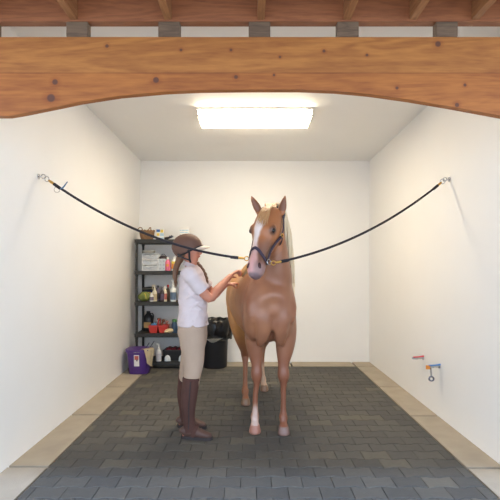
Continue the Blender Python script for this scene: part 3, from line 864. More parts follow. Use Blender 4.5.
for k in range(2):
    P = []
    for i in range(26):
        t = i / 25; b = V((-.455, CY + .03, 1.45)).lerp(V((-.365, CY - .03, 1.235)), t) + V((.03 * math.sin(t * 3.14), 0, 0))
        P.append(b + V((.006 * math.cos(t * 20 + k * 3.14), .007 * math.sin(t * 20 + k * 3.14), 0)))
    tube(bm, P, [.011] * 20 + [.010, .009, .008, .006, .004, .002], n=8)
finish('braid', bm, M_HAIR, person, sharp=3)
# helmet
M_HEL = mat('brown_velvet_helmet', (108, 76, 62), 0.7, var=0.08, bump=0.1)
M_PALE = mat('pale_brim_and_highlight', (214, 198, 180), 0.4)
M_BLACK = mat('black_webbing', (26, 24, 28), 0.6)
HM = HCN + V((-.010, 0, .018))
bm = NB(); gridv = []; NA, NPh = 40, 16
RX, RY, RZ = .128, .100, .112
def helpt(a, k, g=0):
    low = -.062 - .034 * (-math.cos(a)) - .02 * math.cos(2 * a) * 0      # lower at the nape
    low = low + .032 * max(0, math.cos(a))
    ph = k * math.acos(max(-1, min(1, low / RZ)))
    bulge = 1 + .03 * math.cos(2 * a) * math.sin(ph)
    return HM + V(((RX + g) * math.sin(ph) * math.cos(a) * bulge, (RY + g) * math.sin(ph) * math.sin(a), (RZ + g) * math.cos(ph)))
def shell(bm, g0, g1, a0=0, a1=2 * pi, k0=0.0, k1=1.0, na=NA, nk=NPh):
    full = abs(a1 - a0 - 2 * pi) < 1e-6
    n = na if full else na + 1
    A = [[bm.verts.new(helpt(a0 + (a1 - a0) * i / na, max(k0 + (k1 - k0) * j / nk, .002), g1)) for i in range(n)] for j in range(nk + 1)]
    B = [[bm.verts.new(helpt(a0 + (a1 - a0) * i / na, max(k0 + (k1 - k0) * j / nk, .002), g0)) for i in range(n)] for j in range(nk + 1)]
    for j in range(nk):
        for i in range(na):
            i2 = (i + 1) % n
            bm.faces.new((A[j][i], A[j][i2], A[j + 1][i2], A[j + 1][i])); bm.faces.new((B[j][i], B[j + 1][i], B[j + 1][i2], B[j][i2]))
    for i in range(na):
        i2 = (i + 1) % n
        bm.faces.new((A[-1][i], A[-1][i2], B[-1][i2], B[-1][i])); bm.faces.new((A[0][i], B[0][i], B[0][i2], A[0][i2]))
    if not full:
        for j in range(nk):
            bm.faces.new((A[j][0], A[j + 1][0], B[j + 1][0], B[j][0])); bm.faces.new((A[j][-1], B[j][-1], B[j + 1][-1], A[j + 1][-1]))
helmet = finish('riding_helmet', NB(), M_HEL, person)
bm = NB(); shell(bm, -.008, 0); finish('helmet_shell', bm, M_HEL, helmet)
bm = NB(); shell(bm, -.001, .003, -.26, .26, .35, .97, 10, 10); finish('front_highlight', bm, M_PALE, helmet)  # pale wedge modelled in place of the highlight on the helmet front
o = bpy.context  # brim
bm = NB(); up = []; dn = []
for i in range(17):
    a = -1.05 + 2.1 * i / 16
    p = helpt(a, .985, 0); q = p + V((.062 * math.cos(a * 1.35) ** 1 if abs(a * 1.35) < pi / 2 else 0, .0, -.012 * math.cos(a)))
    up.append((bm.verts.new(p + V((-.004, 0, .004))), bm.verts.new(p.lerp(q, .5) + V((0, 0, .007))), bm.verts.new(q + V((0, 0, .002)))))
    dn.append((bm.verts.new(p + V((-.004, 0, -.003))), bm.verts.new(p.lerp(q, .5) + V((0, 0, 0))), bm.verts.new(q + V((0, 0, -.003)))))
for i in range(16):
    for k in range(2):
        bm.faces.new((up[i][k], up[i + 1][k], up[i + 1][k + 1], up[i][k + 1])); bm.faces.new((dn[i][k], dn[i][k + 1], dn[i + 1][k + 1], dn[i + 1][k]))
    bm.faces.new((up[i][2], up[i + 1][2], dn[i + 1][2], dn[i][2])); bm.faces.new((up[i][0], dn[i][0], dn[i + 1][0], up[i + 1][0]))
for i in (0, 16): bm.faces.new((up[i][0], up[i][1], up[i][2], dn[i][2], dn[i][1], dn[i][0]))
finish('brim', bm, M_PALE, helmet)
bm = NB()
P = [helpt(2 * pi * i / 40, .97, .003) for i in range(40)]
ribbon(bm, P, [(p - HM) * 1.0 for p in P], .007, .0025, closed=True)
finish('rim_band', bm, M_BLACK, helmet)
for s in (-1, 1):
    P = interp([HM + V((.022, s * .098, -.030)), HCN + V((.018, s * .079, -.035)), HCN + V((.018, s * .062, -.085)), HCN + V((.026, s * .03, -.122)), HCN + V((.035, 0, -.128))], 4)
    finish('chin_strap', ribbon(NB(), P, [V((0, s, -.2 if i < 12 else -1)) for i in range(len(P))], .008, .002), M_BLACK, helmet)
    P = interp([HM + V((-.07, s * .075, -.062)), HCN + V((-.04, s * .078, -.075)), HCN + V((.016, s * .066, -.095))], 4)
    finish('rear_strap', ribbon(NB(), P, [V((-.2, s, 0)) for _ in P], .006, .002), M_BLACK, helmet)
finish('chin_cup', tube(NB(), [HCN + V((.035, -.02, -.126)), HCN + V((.06, 0, -.124)), HCN + V((.035, .02, -.126))], [(.010, .006)] * 3, n=8, sub=3), M_BLACK, helmet)

# grooming brush under the near hand
M_BRW = wood('brush_wood', (214, 172, 112), (186, 142, 86), 'X', 20)
M_BRI = mat('bristles', (196, 176, 138), 0.9, var=0.2, scale=80, bump=0.8, bscale=300)
brush = thing('grooming_brush', 'pale wooden grooming brush pressed against the horse by the person', 'brush', BRC)
ax = V((.62, -.15, .80)).normalized(); up_ = V((-.72, -.42, .50)); up_ = (up_ - ax * up_.dot(ax)).normalized(); sd = ax.cross(up_)
bm = NB(); RM = Matrix((ax, sd, up_)).transposed()
ball(bm, (0, 0, 0), (.082, .034, .015)); bm.transform(Matrix.Translation(BRC) @ RM.to_4x4()); finish('brush_back', bm, M_BRW, brush)
bm = NB(); lathe(bm, (0, 0, 0), [(.030, -.030), (.029, -.004)], 22, 2.25, 1.0); bm.transform(Matrix.Translation(BRC) @ RM.to_4x4()); finish('bristle_pad', bm, M_BRI, brush)

# ---------------------------------------------------------------- shelf unit and what stands on it
M_SHELF = mat('charcoal_plastic', (46, 46, 44), 0.6, var=0.06, bump=0.1)
SX0, SX1, SY0, SY1 = -1.60, -0.79, 6.25, 6.67
LV = [.10, .49, .93, 1.36, 1.80]
shelf = thing('shelf_unit', 'charcoal plastic five-tier shelf unit against the back wall in left corner', 'shelf', ((SX0 + SX1) / 2, (SY0 + SY1) / 2, 0))
for z in LV:
    bm = box(NB(), SX0, SX1, SY0, SY1, z - .055, z)
    sh = finish('shelf', bm, M_SHELF, shelf, bevel=.006)
    bm = NB()
    finish('shelf_lip', box(bm, SX0 - .004, SX1 + .004, SY0 - .006, SY0 + .004, z - .05, z - .004), M_SHELF, sh, smooth=False)
zz = [0.0] + LV
for x in (SX0 + .022, SX1 - .022):
    for y in (SY0 + .022, SY1 - .022):
        bm = NB()
        for a, b in zip(zz[:-1], zz[1:]): tube(bm, [(x, y, a), (x, y, a + .03), (x, y, b - .085), (x, y, b - .055)], [.024, .018, .018, .024], n=14)
        finish('post', bm, M_SHELF, shelf)
FY = SY0 + .0
def on(x, lv, dy=.08):    # photo x -> place on shelf lv
    d = SY0 + dy; return V(((x - 250) * d / 450, d, LV[lv] + .0008))
def cylthing(name, label, cat, c, prof, m, group=None, n=20, sx=1, sy=1, power=1.0):
    t = thing(name, label, cat, c, group)
    finish('bottle_body' if 'bottle' in name or 'jug' in name else 'shell', lathe(NB(), c, prof, n, sx, sy, power), m, t)
    return t
def P_(name, rgb, **k): return mat(name, rgb, k.pop('rough', .4), **k)
# -- top shelf
c = on(147, 4, .14)
M_WICK = mat('brown_wicker', (142, 108, 76), 0.9, var=0.3, scale=60, bump=1.0, bscale=120)
bk = thing('wicker_basket', 'brown woven basket at the left end of the top shelf', 'basket', c)
bm = NB(); lathe(bm, c, [(.085, 0), (.10, .06), (.108, .125), (.100, .125), (.09, .05), (.08, .012)], 28, 1.0, .85); finish('basket_body', bm, M_WICK, bk)
bm = NB(); P = []
for i in range(60):
    a = 2 * pi * i / 60; P.append(c + V((.105 * math.cos(a), .09 * math.sin(a), .127 + .006 * math.sin(a * 14))))
tube(bm, P + [P[0]], .007, n=8); finish('braided_rim', bm, M_WICK, bk)
for s in (-1, 1):
    P = [c + V((.095 * s - .03, -.06, .125)), c + V((.08 * s - .01, -.075, .165)), c + V((.055 * s, -.085, .16)), c + V((.04 * s, -.085, .125))]
    finish('handle', tube(NB(), P, .006, n=8, sub=4), M_WICK, bk)
def carton(name, label, cat, c, w, d, h, m, patches, rot=0, group=None):
    t = thing(name, label, cat, c, group)
    finish('box_body', box(NB(), c.x - w / 2, c.x + w / 2, c.y, c.y + d, c.z, c.z + h), m, t, bevel=.002, smooth=False)
    for (a, b, e, f, mm) in patches:
        finish('printed_patch', box(NB(), c.x - w / 2 + a * w, c.x - w / 2 + b * w, c.y - .0015, c.y - .0002, c.z + e * h, c.z + f * h), mm, t, smooth=False)
    return t
BL, YE_, WHT, RD, GN = P_('print_blue', (46, 92, 160)), P_('print_yellow', (226, 196, 70)), P_('print_white', (232, 230, 224)), P_('print_red', (190, 50, 46)), P_('print_green', (76, 128, 70))
LBL = P_('pale_blue', (170, 200, 214)); BLK = P_('black_plastic', (30, 30, 32)); CRM = P_('cream_plastic', (226, 216, 190)); DKB = P_('dark_amber', (62, 48, 50))
carton('small_carton', 'small white carton with blue and yellow print on the top shelf', 'box', on(160, 4, .10), .115, .06, .15, WHT,
       [(.06, .5, .72, .95, BL), (.55, .92, .66, .92, YE_), (.1, .45, .35, .6, YE_), (.5, .95, .34, .6, LBL), (.05, .95, .04, .2, LBL)])
c = on(167, 4, .12)
t = thing('hoof_pick', 'dark hoof pick brush lying on the top shelf beside the helmet', 'hoof pick', c)
finish('handle', tube(NB(), [c + V((-.05, 0, .018)), c + V((0, 0, .022)), c + V((.04, 0, .03))], [.014, .017, .015], n=12, sub=3), BLK, t)
finish('brush_head', tube(NB(), [c + V((.035, 0, .03)), c + V((.06, 0, .045)), c + V((.075, 0, .03))], [.015, .024, .012], n=12, sub=3), P_('dark_blue', (44, 52, 72)), t)
finish('hook', tube(NB(), [c + V((.06, 0, .05)), c + V((.085, 0, .055)), c + V((.095, 0, .035))], .005, n=8, sub=3), M_STEEL, t)
carton('white_card_box', 'white card box with faint blue lettering standing above the helmet on the top shelf', 'box', on(184, 4, .12), .145, .05, .175, WHT,
       [(.08, .22, .72, .80, LBL), (.26, .58, .72, .80, LBL), (.62, .92, .72, .80, LBL), (.12, .5, .55, .62, LBL), (.55, .86, .55, .62, LBL), (.1, .9, .1, .4, BL)])
# -- second shelf
c = on(150.0, 3, .05); M_ORG = P_('frosted_white_plastic', (222, 224, 224)); M_CLR = P_('translucent_drawer', (196, 200, 202), rough=.2)
org = thing('drawer_organiser', 'white three-drawer plastic organiser on the second shelf', 'organiser', c)
W_, D_, H_ = .222, .26, .245
bm = NB()
for a in (-1, 1): box(bm, c.x + a * W_ / 2 - .006, c.x + a * W_ / 2 + .006, c.y, c.y + D_, c.z, c.z + H_)
for k in range(4): box(bm, c.x - W_ / 2 + .006, c.x + W_ / 2 - .006, c.y, c.y + D_, c.z + k * (H_ - .012) / 3, c.z + k * (H_ - .012) / 3 + .012)
box(bm, c.x - W_ / 2 + .006, c.x + W_ / 2 - .006, c.y + D_ - .008, c.y + D_, c.z + .012, c.z + H_ - .012)
finish('frame', bm, M_ORG, org, smooth=False)
for k in range(3):
    z = c.z + .016 + k * (H_ - .012) / 3
    dr = finish('drawer', box(NB(), c.x - W_ / 2 + .010, c.x + W_ / 2 - .010, c.y + .004, c.y + D_ - .012, z, z + .052), M_CLR, org, bevel=.004)
    finish('drawer_pull', tube(NB(), [(c.x - .05, c.y - .003, z + .048), (c.x, c.y - .012, z + .034), (c.x + .05, c.y - .003, z + .048)], [.005, .008, .005], n=8, sub=3), M_ORG, dr)
c2 = V((c.x - .02, c.y + .02, c.z + H_ + .001))
t = thing('clear_tray', 'shallow clear plastic tray lying on top of the drawer organiser', 'tray', c2)
bm = NB(); lathe(bm, c2, [(.075, 0), (.09, .035), (.086, .035), (.072, .006)], 28, 1, .8, .6); finish('tray_body', bm, P_('clear_grey', (150, 148, 140), rough=.2), t)
finish('tray_rim', tube(NB(), [c2 + V((.09 * math.cos(a) , .072 * math.sin(a), .036)) for a in [2 * pi * i / 24 for i in range(25)]], .004, n=6), P_('clear_rim', (176, 176, 170)), t)
c = on(162.2, 3, .05)
t = thing('small_drawer_box', 'small grey box of clear drawers beside the organiser', 'organiser', c)
bm = NB(); box(bm, c.x - .055, c.x + .05, c.y + .01, c.y + .2, c.z, c.z + .165); finish('case', bm, M_ORG, t, smooth=False)
for i in range(3):
    for j in range(2):
        x = c.x - .052 + j * .051; z = c.z + .006 + i * .053
        dd = finish('drawer', box(NB(), x, x + .046, c.y + .002, c.y + .0095, z, z + .047), M_CLR, t, smooth=False)
        finish('knob', ball(NB(), (x + .023, c.y, z + .024), .005, u=10, v=6), BLK, dd)
c2 = V((c.x + .005, c.y + .06, c.z + .1655))
t = thing('curry_comb', 'dark rubber curry comb resting on the small drawer box', 'curry comb', c2)
finish('comb_body', lathe(NB(), c2, [(.050, .012), (.052, .026), (.035, .042), (.01, .046)], 22, 1.15, .8), P_('dark_plum', (62, 46, 50)), t)
bm = NB()
for i in range(20):
    a = 2 * pi * i / 20; lathe(bm, c2 + V((.045 * math.cos(a) * 1.1, .045 * math.sin(a) * .75, 0)), [(.003, 0), (.005, .014)], 6)
finish('teeth', bm, P_('plum', (72, 50, 56)), t)
finish('hand_strap', tube(NB(), [c2 + V((-.05, 0, .03)), c2 + V((0, 0, .072)), c2 + V((.05, 0, .03))], [(.004, .014)] * 3, ref=(0, 0, 1), n=8, sub=4), BLK, t)
def bottle(x, lv, dy, h, r, m, capm, label, cat='bottle', capr=.4, caph=.16, lab=None, sx=1.0, name='bottle', shoulder=.72, group=None):
    c = on(x, lv, dy); t = thing(name, label, cat, c, group)
    bh = h * (1 - caph)
    body = finish('bottle_body', lathe(NB(), c, [(r * .9, 0), (r, .006), (r, bh * shoulder), (r * .85, bh * (shoulder + .12)), (r * capr, bh * .96), (r * capr, bh)], 22, sx, .8), m, t)
    finish('cap', lathe(NB(), c, [(r * capr * 1.15, bh), (r * capr * 1.15, h - .004), (r * capr * .9, h)], 16), capm, t)
    if lab: finish('label', lathe(NB(), c, [(r * 1.02, bh * .16), (r * 1.02, bh * .62)], 22, sx, .8), lab, body)
    return t, c
PINK = P_('pink_plastic', (236, 120, 150)); ORG_ = P_('orange_print', (226, 140, 60))
t, c = bottle(167.8, 3, .06, .19, .037, PINK, WHT, 'pink plastic bottle with white cap on the second shelf', lab=None)
finish('label', box(NB(), c.x - .02, c.x + .02, c.y - .0335, c.y - .027, c.z + .06, c.z + .095), ORG_, t, smooth=False)
t, c = bottle(174.2, 3, .06, .20, .04, WHT, WHT, 'white bottle with orange and yellow label behind the hair', lab=ORG_)
finish('label', box(NB(), c.x - .03, c.x + .03, c.y - .037, c.y - .03, c.z + .10, c.z + .13), YE_, t, smooth=False)
# -- third shelf
c = on(151.2, 2, .30); NAVY = mat('navy_cloth', (40, 52, 84), .9, var=.1); GREYC = mat('grey_cloth', (112, 112, 104), .9, var=.1)
t = thing('folded_blanket', 'folded navy and grey blanket at the left back of the third shelf', 'blanket', c)
for k in range(4):
    bm = NB(); z = .03 + k * .046
    tube(bm, [c + V((-.11, 0, z)), c + V((-.10, 0, z)), c + V((0, 0, z + .006)), c + V((.08, 0, z - .004 * k)), c + V((.11, 0, z - .01))], [(.06, .015), (.09, .022), (.095, .026), (.09, .022), (.06, .010)], ref=(0, 1, 0), n=16, sub=3)
    finish('fold', bm, NAVY if k in (2,) else GREYC if k == 3 else NAVY, t, sharp=3)
c = on(145.2, 2, .075)
M_GRN = mat('green_net_bag', (124, 134, 70), .8, var=.25, scale=40, bump=.8, bscale=90)
t = thing('green_bag', 'slumped green mesh bag at the left end of the third shelf', 'bag', c)
bm = NB(); tube(bm, [c + V((-.085, 0, .04)), c + V((-.06, 0, .055)), c + V((0, 0, .068)), c + V((.045, 0, .052)), c + V((.07, 0, .035))], [(.03, .03), (.055, .054), (.062, .067), (.055, .05), (.02, .02)], ref=(0, 1, 0), n=18, sub=4)
gb = fuse(bm, .007, 2)
for v in gb.verts:
    v.co += v.normal * .010 * noise.noise(v.co * 26); v.co.z = max(v.co.z, c.z + .001)
finish('bag_body', gb, M_GRN, t, sharp=3)
finish('drawstring', tube(NB(), [c + V((.0, -.04, .115)), c + V((.02, -.062, .09)), c + V((.03, -.068, .04))], .004, n=8, sub=3), YE_, t)
t, c = bottle(148.3, 2, .17, .125, .038, WHT, YE_, 'white tub with yellow lid behind the green bag', 'tub', .9, .14, lab=RD, name='tub')
t, c = bottle(151.6, 2, .05, .125, .028, WHT, WHT, 'small white bottle with dark label beside the green bag', lab=P_('label_grey', (110, 100, 118)))
def sprayer(x, lv, dy, h, r, m, hm, label, lab=None, pump=False):
    c = on(x, lv, dy); t = thing('pump_bottle' if pump else 'spray_bottle', label, 'bottle', c)
    bh = h * .70
    body = finish('bottle_body', lathe(NB(), c, [(r * .9, 0), (r, .006), (r, bh * .72), (r * .8, bh * .85), (r * .35, bh * .97), (r * .35, bh)], 22, 1, .8), m, t)
    if lab: finish('label', lathe(NB(), c, [(r * 1.02, bh * .12), (r * 1.02, bh * .62)], 22, 1, .8), lab, body)
    hd_ = finish('pump_head' if pump else 'trigger_head', lathe(NB(), c, [(r * .42, bh), (r * .42, bh + h * .08), (r * .2, bh + h * .09), (r * .2, h - .02)], 14), hm, t)
    finish('nozzle', tube(NB(), [c + V((.012, 0, h - .012)), c + V((-.012, 0, h - .010)), c + V((-.036, -.01, h - .014))], [.010, .011, .006], n=10, sub=2), hm, hd_)
    if not pump: finish('trigger', tube(NB(), [c + V((-.018, -.005, h - .02)), c + V((-.03, -.008, h - .045)), c + V((-.026, -.008, h - .065))], .004, n=8, sub=3), hm, hd_)
    return t
sprayer(154.6, 2, .10, .235, .036, CRM, CRM, 'cream trigger spray bottle on the third shelf', lab=P_('label_tan', (196, 178, 140)))
t, c = bottle(158.0, 2, .18, .22, .030, P_('violet_grey', (120, 108, 128)), BLK, 'dark purple bottle with black cap behind the cream spray bottle', lab=DKB)
t, c = bottle(162.2, 2, .045, .205, .028, DKB, P_('grey_cap', (110, 100, 100)), 'dark brown bottle standing right of the purple one', lab=P_('label_plum', (92, 76, 96)))
t, c = bottle(164.9, 2, .07, .215, .030, CRM, WHT, 'slim cream bottle with red label on the third shelf', lab=P_('label_rust', (176, 96, 84)))
t, c = bottle(168.0, 2, .2, .23, .030, P_('olive_glass', (104, 88, 70)), RD, 'olive bottle with red cap at the back of third shelf')
sprayer(173.2, 2, .06, .30, .042, P_('white_plastic', (224, 226, 222)), WHT, 'tall white pump bottle with blue label behind the person', lab=P_('label_blue', (96, 116, 140)), pump=True)
# -- fourth shelf
c = on(148.4, 1, .27)
t = thing('black_jug', 'large black plastic jug with tan label on the fourth shelf', 'jug', c)
body = finish('jug_body', lathe(NB(), c, [(.068, 0), (.074, .008), (.074, .17), (.06, .215), (.03, .25), (.024, .262)], 26, 1, .8, .8), BLK, t)
finish('label', box(NB(), c.x - .05, c.x + .05, c.y - .0625, c.y - .058, c.z + .05, c.z + .13), P_('label_tan2', (176, 140, 84)), body, smooth=False)
finish('cap', lathe(NB(), c, [(.027, .262), (.027, .286)], 16), BLK, t)
finish('handle', tube(NB(), [c + V((.02, 0, .25)), c + V((.058, 0, .25)), c + V((.072, 0, .21)), c + V((.066, 0, .16))], .010, n=10, sub=4), BLK, t)
REDP = P_('red_plastic', (200, 58, 50)); c0 = on(158.3, 1, .06)
t = thing('red_caddy', 'red plastic two-part caddy full of grooming tools on the fourth shelf', 'caddy', c0)
def trough(bm, cx, w0, w1, d0, d1, z0, z1, cy):
    A = []
    for w, d, z in ((w0, d0, z0), (w1, d1, z1), (w1 - .012, d1 - .012, z1), (w0 - .012, d0 - .012, z0 + .006)):
        A.append([bm.verts.new((cx + a * w / 2, cy + b * d / 2, z)) for a, b in ((-1, -1), (1, -1), (1, 1), (-1, 1))])
    for k in range(3):
        for i in range(4): bm.faces.new((A[k][i], A[k][(i + 1) % 4], A[k + 1][(i + 1) % 4], A[k + 1][i]))
    bm.faces.new(A[0]); bm.faces.new(A[3])
for s in (-1, 1):
    bm = NB(); trough(bm, c0.x + s * .068, .098, .130, .15, .18, c0.z, c0.z + .105, c0.y + .06)
    tb = finish('tray', bm, REDP, t, smooth=False)
    finish('tray_rim', box(NB(), c0.x + s * .068 - .066, c0.x + s * .068 + .066, c0.y + .06 - .096, c0.y + .06 - .088, c0.z + .092, c0.z + .108), REDP, tb, smooth=False)
finish('carry_handle', tube(NB(), [c0 + V((0, -.01, .1)), c0 + V((0, -.005, .17)), c0 + V((0, .125, .17)), c0 + V((0, .13, .1))], .008, n=8, sub=4), REDP, t)
def tool(name, label, cat, c, pts, r, m, m2=None, grp=None):
    t = thing(name, label, cat, c, grp)
    finish('handle', tube(NB(), [c + V(p) for p in pts], r, n=10, sub=3), m, t)
    if m2:
        e = c + V(pts[-1]); finish('head', ball(NB(), e, (.026, .018, .02)), m2, t)
    return t
BRN = P_('worn_brown', (110, 72, 48)); RUST = P_('rust_red', (140, 62, 50))
tool('sponge', 'round blue sponge in the left tray of the red caddy', 'sponge', c0 + V((-.065, .02, .03)), [(-.028, 0, .06), (0, 0, .085), (.028, 0, .06)], [.022, .034, .022], P_('sponge_blue', (84, 140, 190), rough=.9))
tool('face_brush', 'brown brush standing up in the right tray of the red caddy', 'brush', c0 + V((.055, .03, .02)), [(-.02, .01, .02), (-.01, .01, .10), (.01, .01, .15)], [.010, .014, .012], BRN, BRN)
tool('body_brush', 'reddish brush at the right end of the red caddy', 'brush', c0 + V((.09, .05, .02)), [(0, 0, .02), (.01, 0, .08), (.02, 0, .13)], [.012, .014, .014], RUST, P_('bristle_pink', (170, 120, 104)))
tool('dandy_brush', 'dark brush leaning between the two trays of the red caddy', 'brush', c0 + V((-.02, .07, .02)), [(-.01, 0, .02), (0, 0, .10), (.015, 0, .165)], [.010, .013, .010], DKB, BRN)
c = on(168.6, 1, .03)
t = thing('grooming_mitt', 'crumpled cream grooming mitt in front of the red caddy', 'mitt', c)
bm = NB(); ball(bm, c + V((0, .02, .03)), (.055, .035, .03)); ball(bm, c + V((-.035, .01, .02)), (.03, .03, .022)); ball(bm, c + V((.035, .02, .035)), (.03, .03, .03))
gb = fuse(bm, .006, 2)
for v in gb.verts: v.co += v.normal * .006 * noise.noise(v.co * 50); v.co.z = max(v.co.z, c.z + .0005)
finish('mitt_body', gb, mat('fleece_cream', (212, 190, 150), .95, var=.15, scale=50, bump=.8), t, sharp=3)
t, c = bottle(174.5, 1, .08, .19, .042, P_('petrol_blue', (52, 76, 100)), GN, 'dark blue bottle with green cap behind the person on the fourth shelf', capr=.7, caph=.18)
# -- bottom shelf
sprayer(158.6, 0, .03, .245, .040, P_('white_plastic_b', (214, 212, 210)), WHT, 'white spray bottle on the bottom shelf behind the purple bucket', lab=P_('label_pale', (190, 190, 196)))
c = on(173.5, 0, .08)
t = thing('storage_crate', 'dark low storage crate on the bottom shelf', 'crate', c)
bm = NB(); trough(bm, c.x, .26, .29, .24, .26, c.z, c.z + .145, c.y + .12); finish('crate_body', bm, BLK, t, smooth=False)
finish('crate_rim', box(NB(), c.x - .15, c.x + .15, c.y - .018, c.y - .009, c.z + .13, c.z + .148), P_('dark_rim', (44, 42, 44)), t, smooth=False)
c2 = V((c.x, c.y + .12, c.z + .02))
M_WRAP = mat('dark_red_cloth', (128, 42, 48), .9)
for k in range(3):
    t = thing('leg_wrap', 'rolled dark red leg wrap inside the dark crate, the ' + ('left one', 'middle one', 'right one')[k], 'leg wrap', c2 + V((-.08 + .08 * k, 0, .06)), 'rolled leg wraps in the crate')
    finish('roll', tube(NB(), [c2 + V((-.08 + .08 * k, -.08, .115)), c2 + V((-.08 + .08 * k, .06, .115))], .036, n=20), M_WRAP, t)
    finish('closure_strap', tube(NB(), [c2 + V((-.08 + .08 * k, -.02, .115)), c2 + V((-.08 + .08 * k, .005, .115))], .038, n=20), BLK, t)
for (xx, lb) in ((167.3, 'white plastic scoop bowl upside down in front of the crate, the left one'), (181.5, 'upside down white scoop bowl in front of the crate, right one by the leg')):
    c = on(xx, 0, .018)
    c.y = SY0 + .035
    t = thing('scoop_bowl', lb, 'bowl', c, 'white bowls on the bottom shelf')
    finish('bowl_shell', lathe(NB(), c, [(.034, 0), (.034, .01), (.033, .04), (.024, .068), (.008, .082)], 22, 1.25, .8), P_('bowl_white', (206, 214, 218)), t)
    finish('bowl_rim', lathe(NB(), c, [(.036, 0), (.037, .004), (.036, .008)], 22, 1.25, .8), P_('bowl_rim', (180, 196, 206)), t)

# ---------------------------------------------------------------- purple bucket with cloth and tongs
PUR = mat('purple_plastic', (82, 50, 126), 0.38, var=0.04)
bc = V(((139.5 - 250) * 6.03 / 450, 6.03, .0005))
bucket = thing('bucket', 'purple plastic bucket with a white label beside the shelf unit', 'bucket', bc)
bm = NB(); lathe(bm, bc, [(.125, 0), (.130, .006), (.150, .25), (.158, .30), (.165, .30), (.168, .325), (.158, .325), (.148, .29), (.122, .012)], 40, 1, .9, .62)
finish('bucket_body', bm, PUR, bucket)
bm = NB()
lathe(bm, bc, [(.160, .285), (.172, .288), (.174, .325), (.160, .327)], 40, 1, .9, .62); finish('bucket_rim', bm, PUR, bucket)
lb = finish('label', obox(NB(), bc + V((-.005, -.1365, .185)), (.034, 0, 0), (0, .0008, -.0002 * 0), (0, -.0075, .075)), WHT, bucket, smooth=False)
finish('label_print', obox(NB(), bc + V((-.005, -.1415, .222)), (.026, 0, 0), (0, .0008, 0), (0, -.0025, .026)), P_('faded_red', (196, 96, 84)), lb, smooth=False)
finish('label_mark', obox(NB(), bc + V((.0, -.1390, .190)), (.008, 0, 0), (0, .0008, 0), (0, -.001, .012)), P_('label_dark', (80, 60, 90)), lb, smooth=False)
P = [bc + V((-.165, 0, .31))] + [bc + V((-.17 * math.cos(a), -.155 * math.sin(a), .315 - .02 * math.sin(a))) for a in [pi * k / 12 for k in range(1, 12)]] + [bc + V((.165, 0, .31))]
finish('wire_handle', tube(NB(), P, .004, n=8, sub=2), M_STEEL, bucket)
M_RAG = mat('cream_rag', (228, 212, 180), .95, var=.12, scale=24, bump=.6)
rg = thing('rag', 'cream cloth rag hanging over the right rim of the purple bucket', 'cloth', bc + V((.15, -.05, .33)))
bm = NB(); G = []
Sg, Og = V((.70, .71, 0)), V((.71, -.70, 0)); cn = bc + V((.145, -.100, 0))
for j in range(21):
    v = j / 20; row = []
    for i in range(14):
        u = i / 13 - .5
        if v < .35: k = v / .35; base = Og * (-.07 + .088 * k) + V((0, 0, .322 + .020 * math.sin(k * pi)))
        else: k = (v - .35) / .65; base = Og * (.022 + .010 * math.sin(k * 4 + u * 3)) + V((0, 0, .328 - .205 * k * (1 + .35 * u)))
        wd = .165 * (1 - .40 * v)
        row.append(bm.verts.new(cn + base + Og * (.008 * math.sin(u * 17 + v * 3)) + Sg * (u * wd)))
    G.append(row)
for j in range(20):
    for i in range(13): bm.faces.new((G[j][i], G[j][i + 1], G[j + 1][i + 1], G[j + 1][i]))
bmesh.ops.solidify(bm, geom=bm.faces[:], thickness=.004)
finish('rag_cloth', bm, M_RAG, rg, sharp=3)
for a, b, lb_ in (((-.04, .05, .08), (.195, .02, .42), 'long thin dark handle leaning out of the purple bucket, the taller and righter one'),
                ((-.08, .00, .08), (.12, .05, .39), 'long thin dark handle leaning out of the purple bucket, the shorter and lefter one')):
    tg = thing('long_handled_brush', lb_, 'brush', bc + V(a))
    finish('handle', tube(NB(), [bc + V(a), bc + V(b)], .006, n=8), P_('dark_grey_metal', (84, 82, 86), metal=.3), tg)
    finish('brush_head', ball(NB(), bc + V(a), (.03, .02, .03)), M_BRI, tg)
# ---------------------------------------------------------------- bin with black liner
tc_ = V(((215 - 250) * 6.42 / 450, 6.40, .0005))
bn = thing('trash_can', 'tall black trash can with black liner against the back wall', 'trash can', tc_)
M_BIN = mat('black_bin_plastic', (36, 36, 40), 0.5, var=0.05)
finish('can_body', lathe(NB(), tc_, [(.165, 0), (.172, .01), (.192, .60), (.202, .62), (.202, .65), (.190, .65), (.180, .6), (.160, .02)], 36), M_BIN, bn)
M_BAG = mat('black_liner_film', (26, 26, 30), 0.22, var=0.1, bump=0.6, bscale=22, coat=.4)
bm = NB(); G = []; NA = 72
prof = [(.172, .56), (.180, .62), (.188, .665), (.205, .680), (.222, .664), (.232, .60), (.234, .53), (.230, .46), (.222, .41)]
for j, (r, z) in enumerate(prof):
    row = []
    for i in range(NA):
        a = 2 * pi * i / NA
        k = j / (len(prof) - 1)
        f = .010 * math.sin(a * 9 + j * .5) * k + .008 * math.sin(a * 17 + 1.3 * j) + .018 * max(0, math.cos(a - .1)) * sst(.2, .6, k) * (1 if k < .8 else .6)
        zz_ = z + (.022 * math.sin(a * 3 + .8) + .012 * math.sin(a * 8)) * sst(.4, 1, k) + .006 * math.sin(a * 11)
        rr = r + f
        if j > 3: rr = max(rr, .206 + .004)
        row.append(bm.verts.new((tc_.x + rr * math.cos(a), tc_.y + rr * math.sin(a) * .98, zz_)))
    G.append(row)
for j in range(len(prof) - 1):
    for i in range(NA): bm.faces.new((G[j][i], G[j][(i + 1) % NA], G[j + 1][(i + 1) % NA], G[j + 1][i]))
bmesh.ops.solidify(bm, geom=bm.faces[:], thickness=.002)
lin_ = finish('bin_liner', bm, M_BAG, bn, sharp=3)
bm = NB(); ball(bm, tc_ + V((0, 0, .55)), (.165, .165, .06)); finish('rubbish_bulge', bm, M_BAG, lin_, sharp=3)
bm = NB(); prof = []
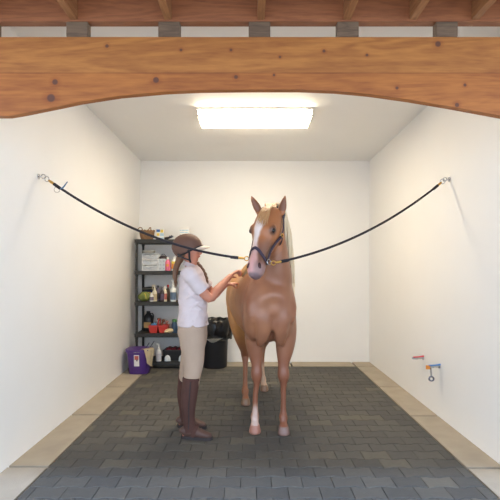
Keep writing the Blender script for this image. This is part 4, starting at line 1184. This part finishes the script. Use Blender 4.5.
A = []
for i in range(15):
    a = -pi / 2 - .45 + 1.0 * i / 14; r = .243
    dd = .060 * math.sin(pi * i / 14) ** 1.2 * (1.35 - 1.0 * i / 14)
    A.append((V((tc_.x + r * math.cos(a), tc_.y + r * math.sin(a), (.425 + .01 * i / 14))), dd))
up = [bm.verts.new(p) for p, d in A]; dn = [bm.verts.new(p + V((0, .012, -max(d, .004)))) for p, d in A]
for i in range(14): bm.faces.new((up[i], up[i + 1], dn[i + 1], dn[i]))
bmesh.ops.solidify(bm, geom=bm.faces[:], thickness=.003)
finish('white_inner_bag', bm, P_('white_film', (214, 210, 200)), lin_, sharp=3)

# ---------------------------------------------------------------- taps on the right wall
TY = 4.58
def tap(name, label, y, z, m, cat, spout):
    wx = 1.779
    t = thing(name, label, cat, (wx, y, z))
    finish('wall_flange', tube(NB(), [(wx + .002, y, z), (wx - .008, y, z)], .018, n=18), M_STEEL, t)
    b = finish('valve_body', tube(NB(), [(wx - .008, y, z), (wx - .05, y, z), (wx - .06, y, z), (wx - .10, y, z), (wx - .115, y, z)], [.009, .009, .014, .013, .009], n=14), M_STEEL, t)
    finish('lever', tube(NB(), [(wx - .108, y - .012, z + .014), (wx - .06, y - .03, z + .019), (wx - .012, y - .05, z + .030)], [(.007, .005), (.008, .006), (.011, .008)], ref=(0, 1, 0), n=10, sub=3), m, t)
    if spout:
        finish('valve_tag', box(NB(), wx - .135, wx - .095, y - .016, y - .012, z - .022, z + .014), P_('orange_tag', (232, 146, 62)), t, smooth=False)
        p = finish('pipe', tube(NB(), [(wx - .082, y, z - .01), (wx - .08, y, z - .05), (wx - .078, y, z - .09)], .007, n=12, sub=2), M_STEEL, t)
        ring(bm_ := NB(), (wx - .078, y, z - .115), .020, .007, (.3, 1, 0)); finish('spout_ring', bm_, P_('dark_chrome', (110, 112, 130), metal=.8, rough=.25), p)
    return t
tap('water_tap', 'small water valve with red lever on the right wall', 4.62, 1.4 - 90.5 * 4.6 / 450, P_('red_lever', (222, 60, 74)), 'tap', False)
tap('water_tap', 'water tap with blue lever and chrome spout on the right wall', 4.22, 1.4 - 99.0 * 4.2 / 450, P_('blue_lever', (60, 130, 200)), 'tap', True)
for o in list(bpy.data.objects):      # group holders for parts keep only real surfaces
    pass
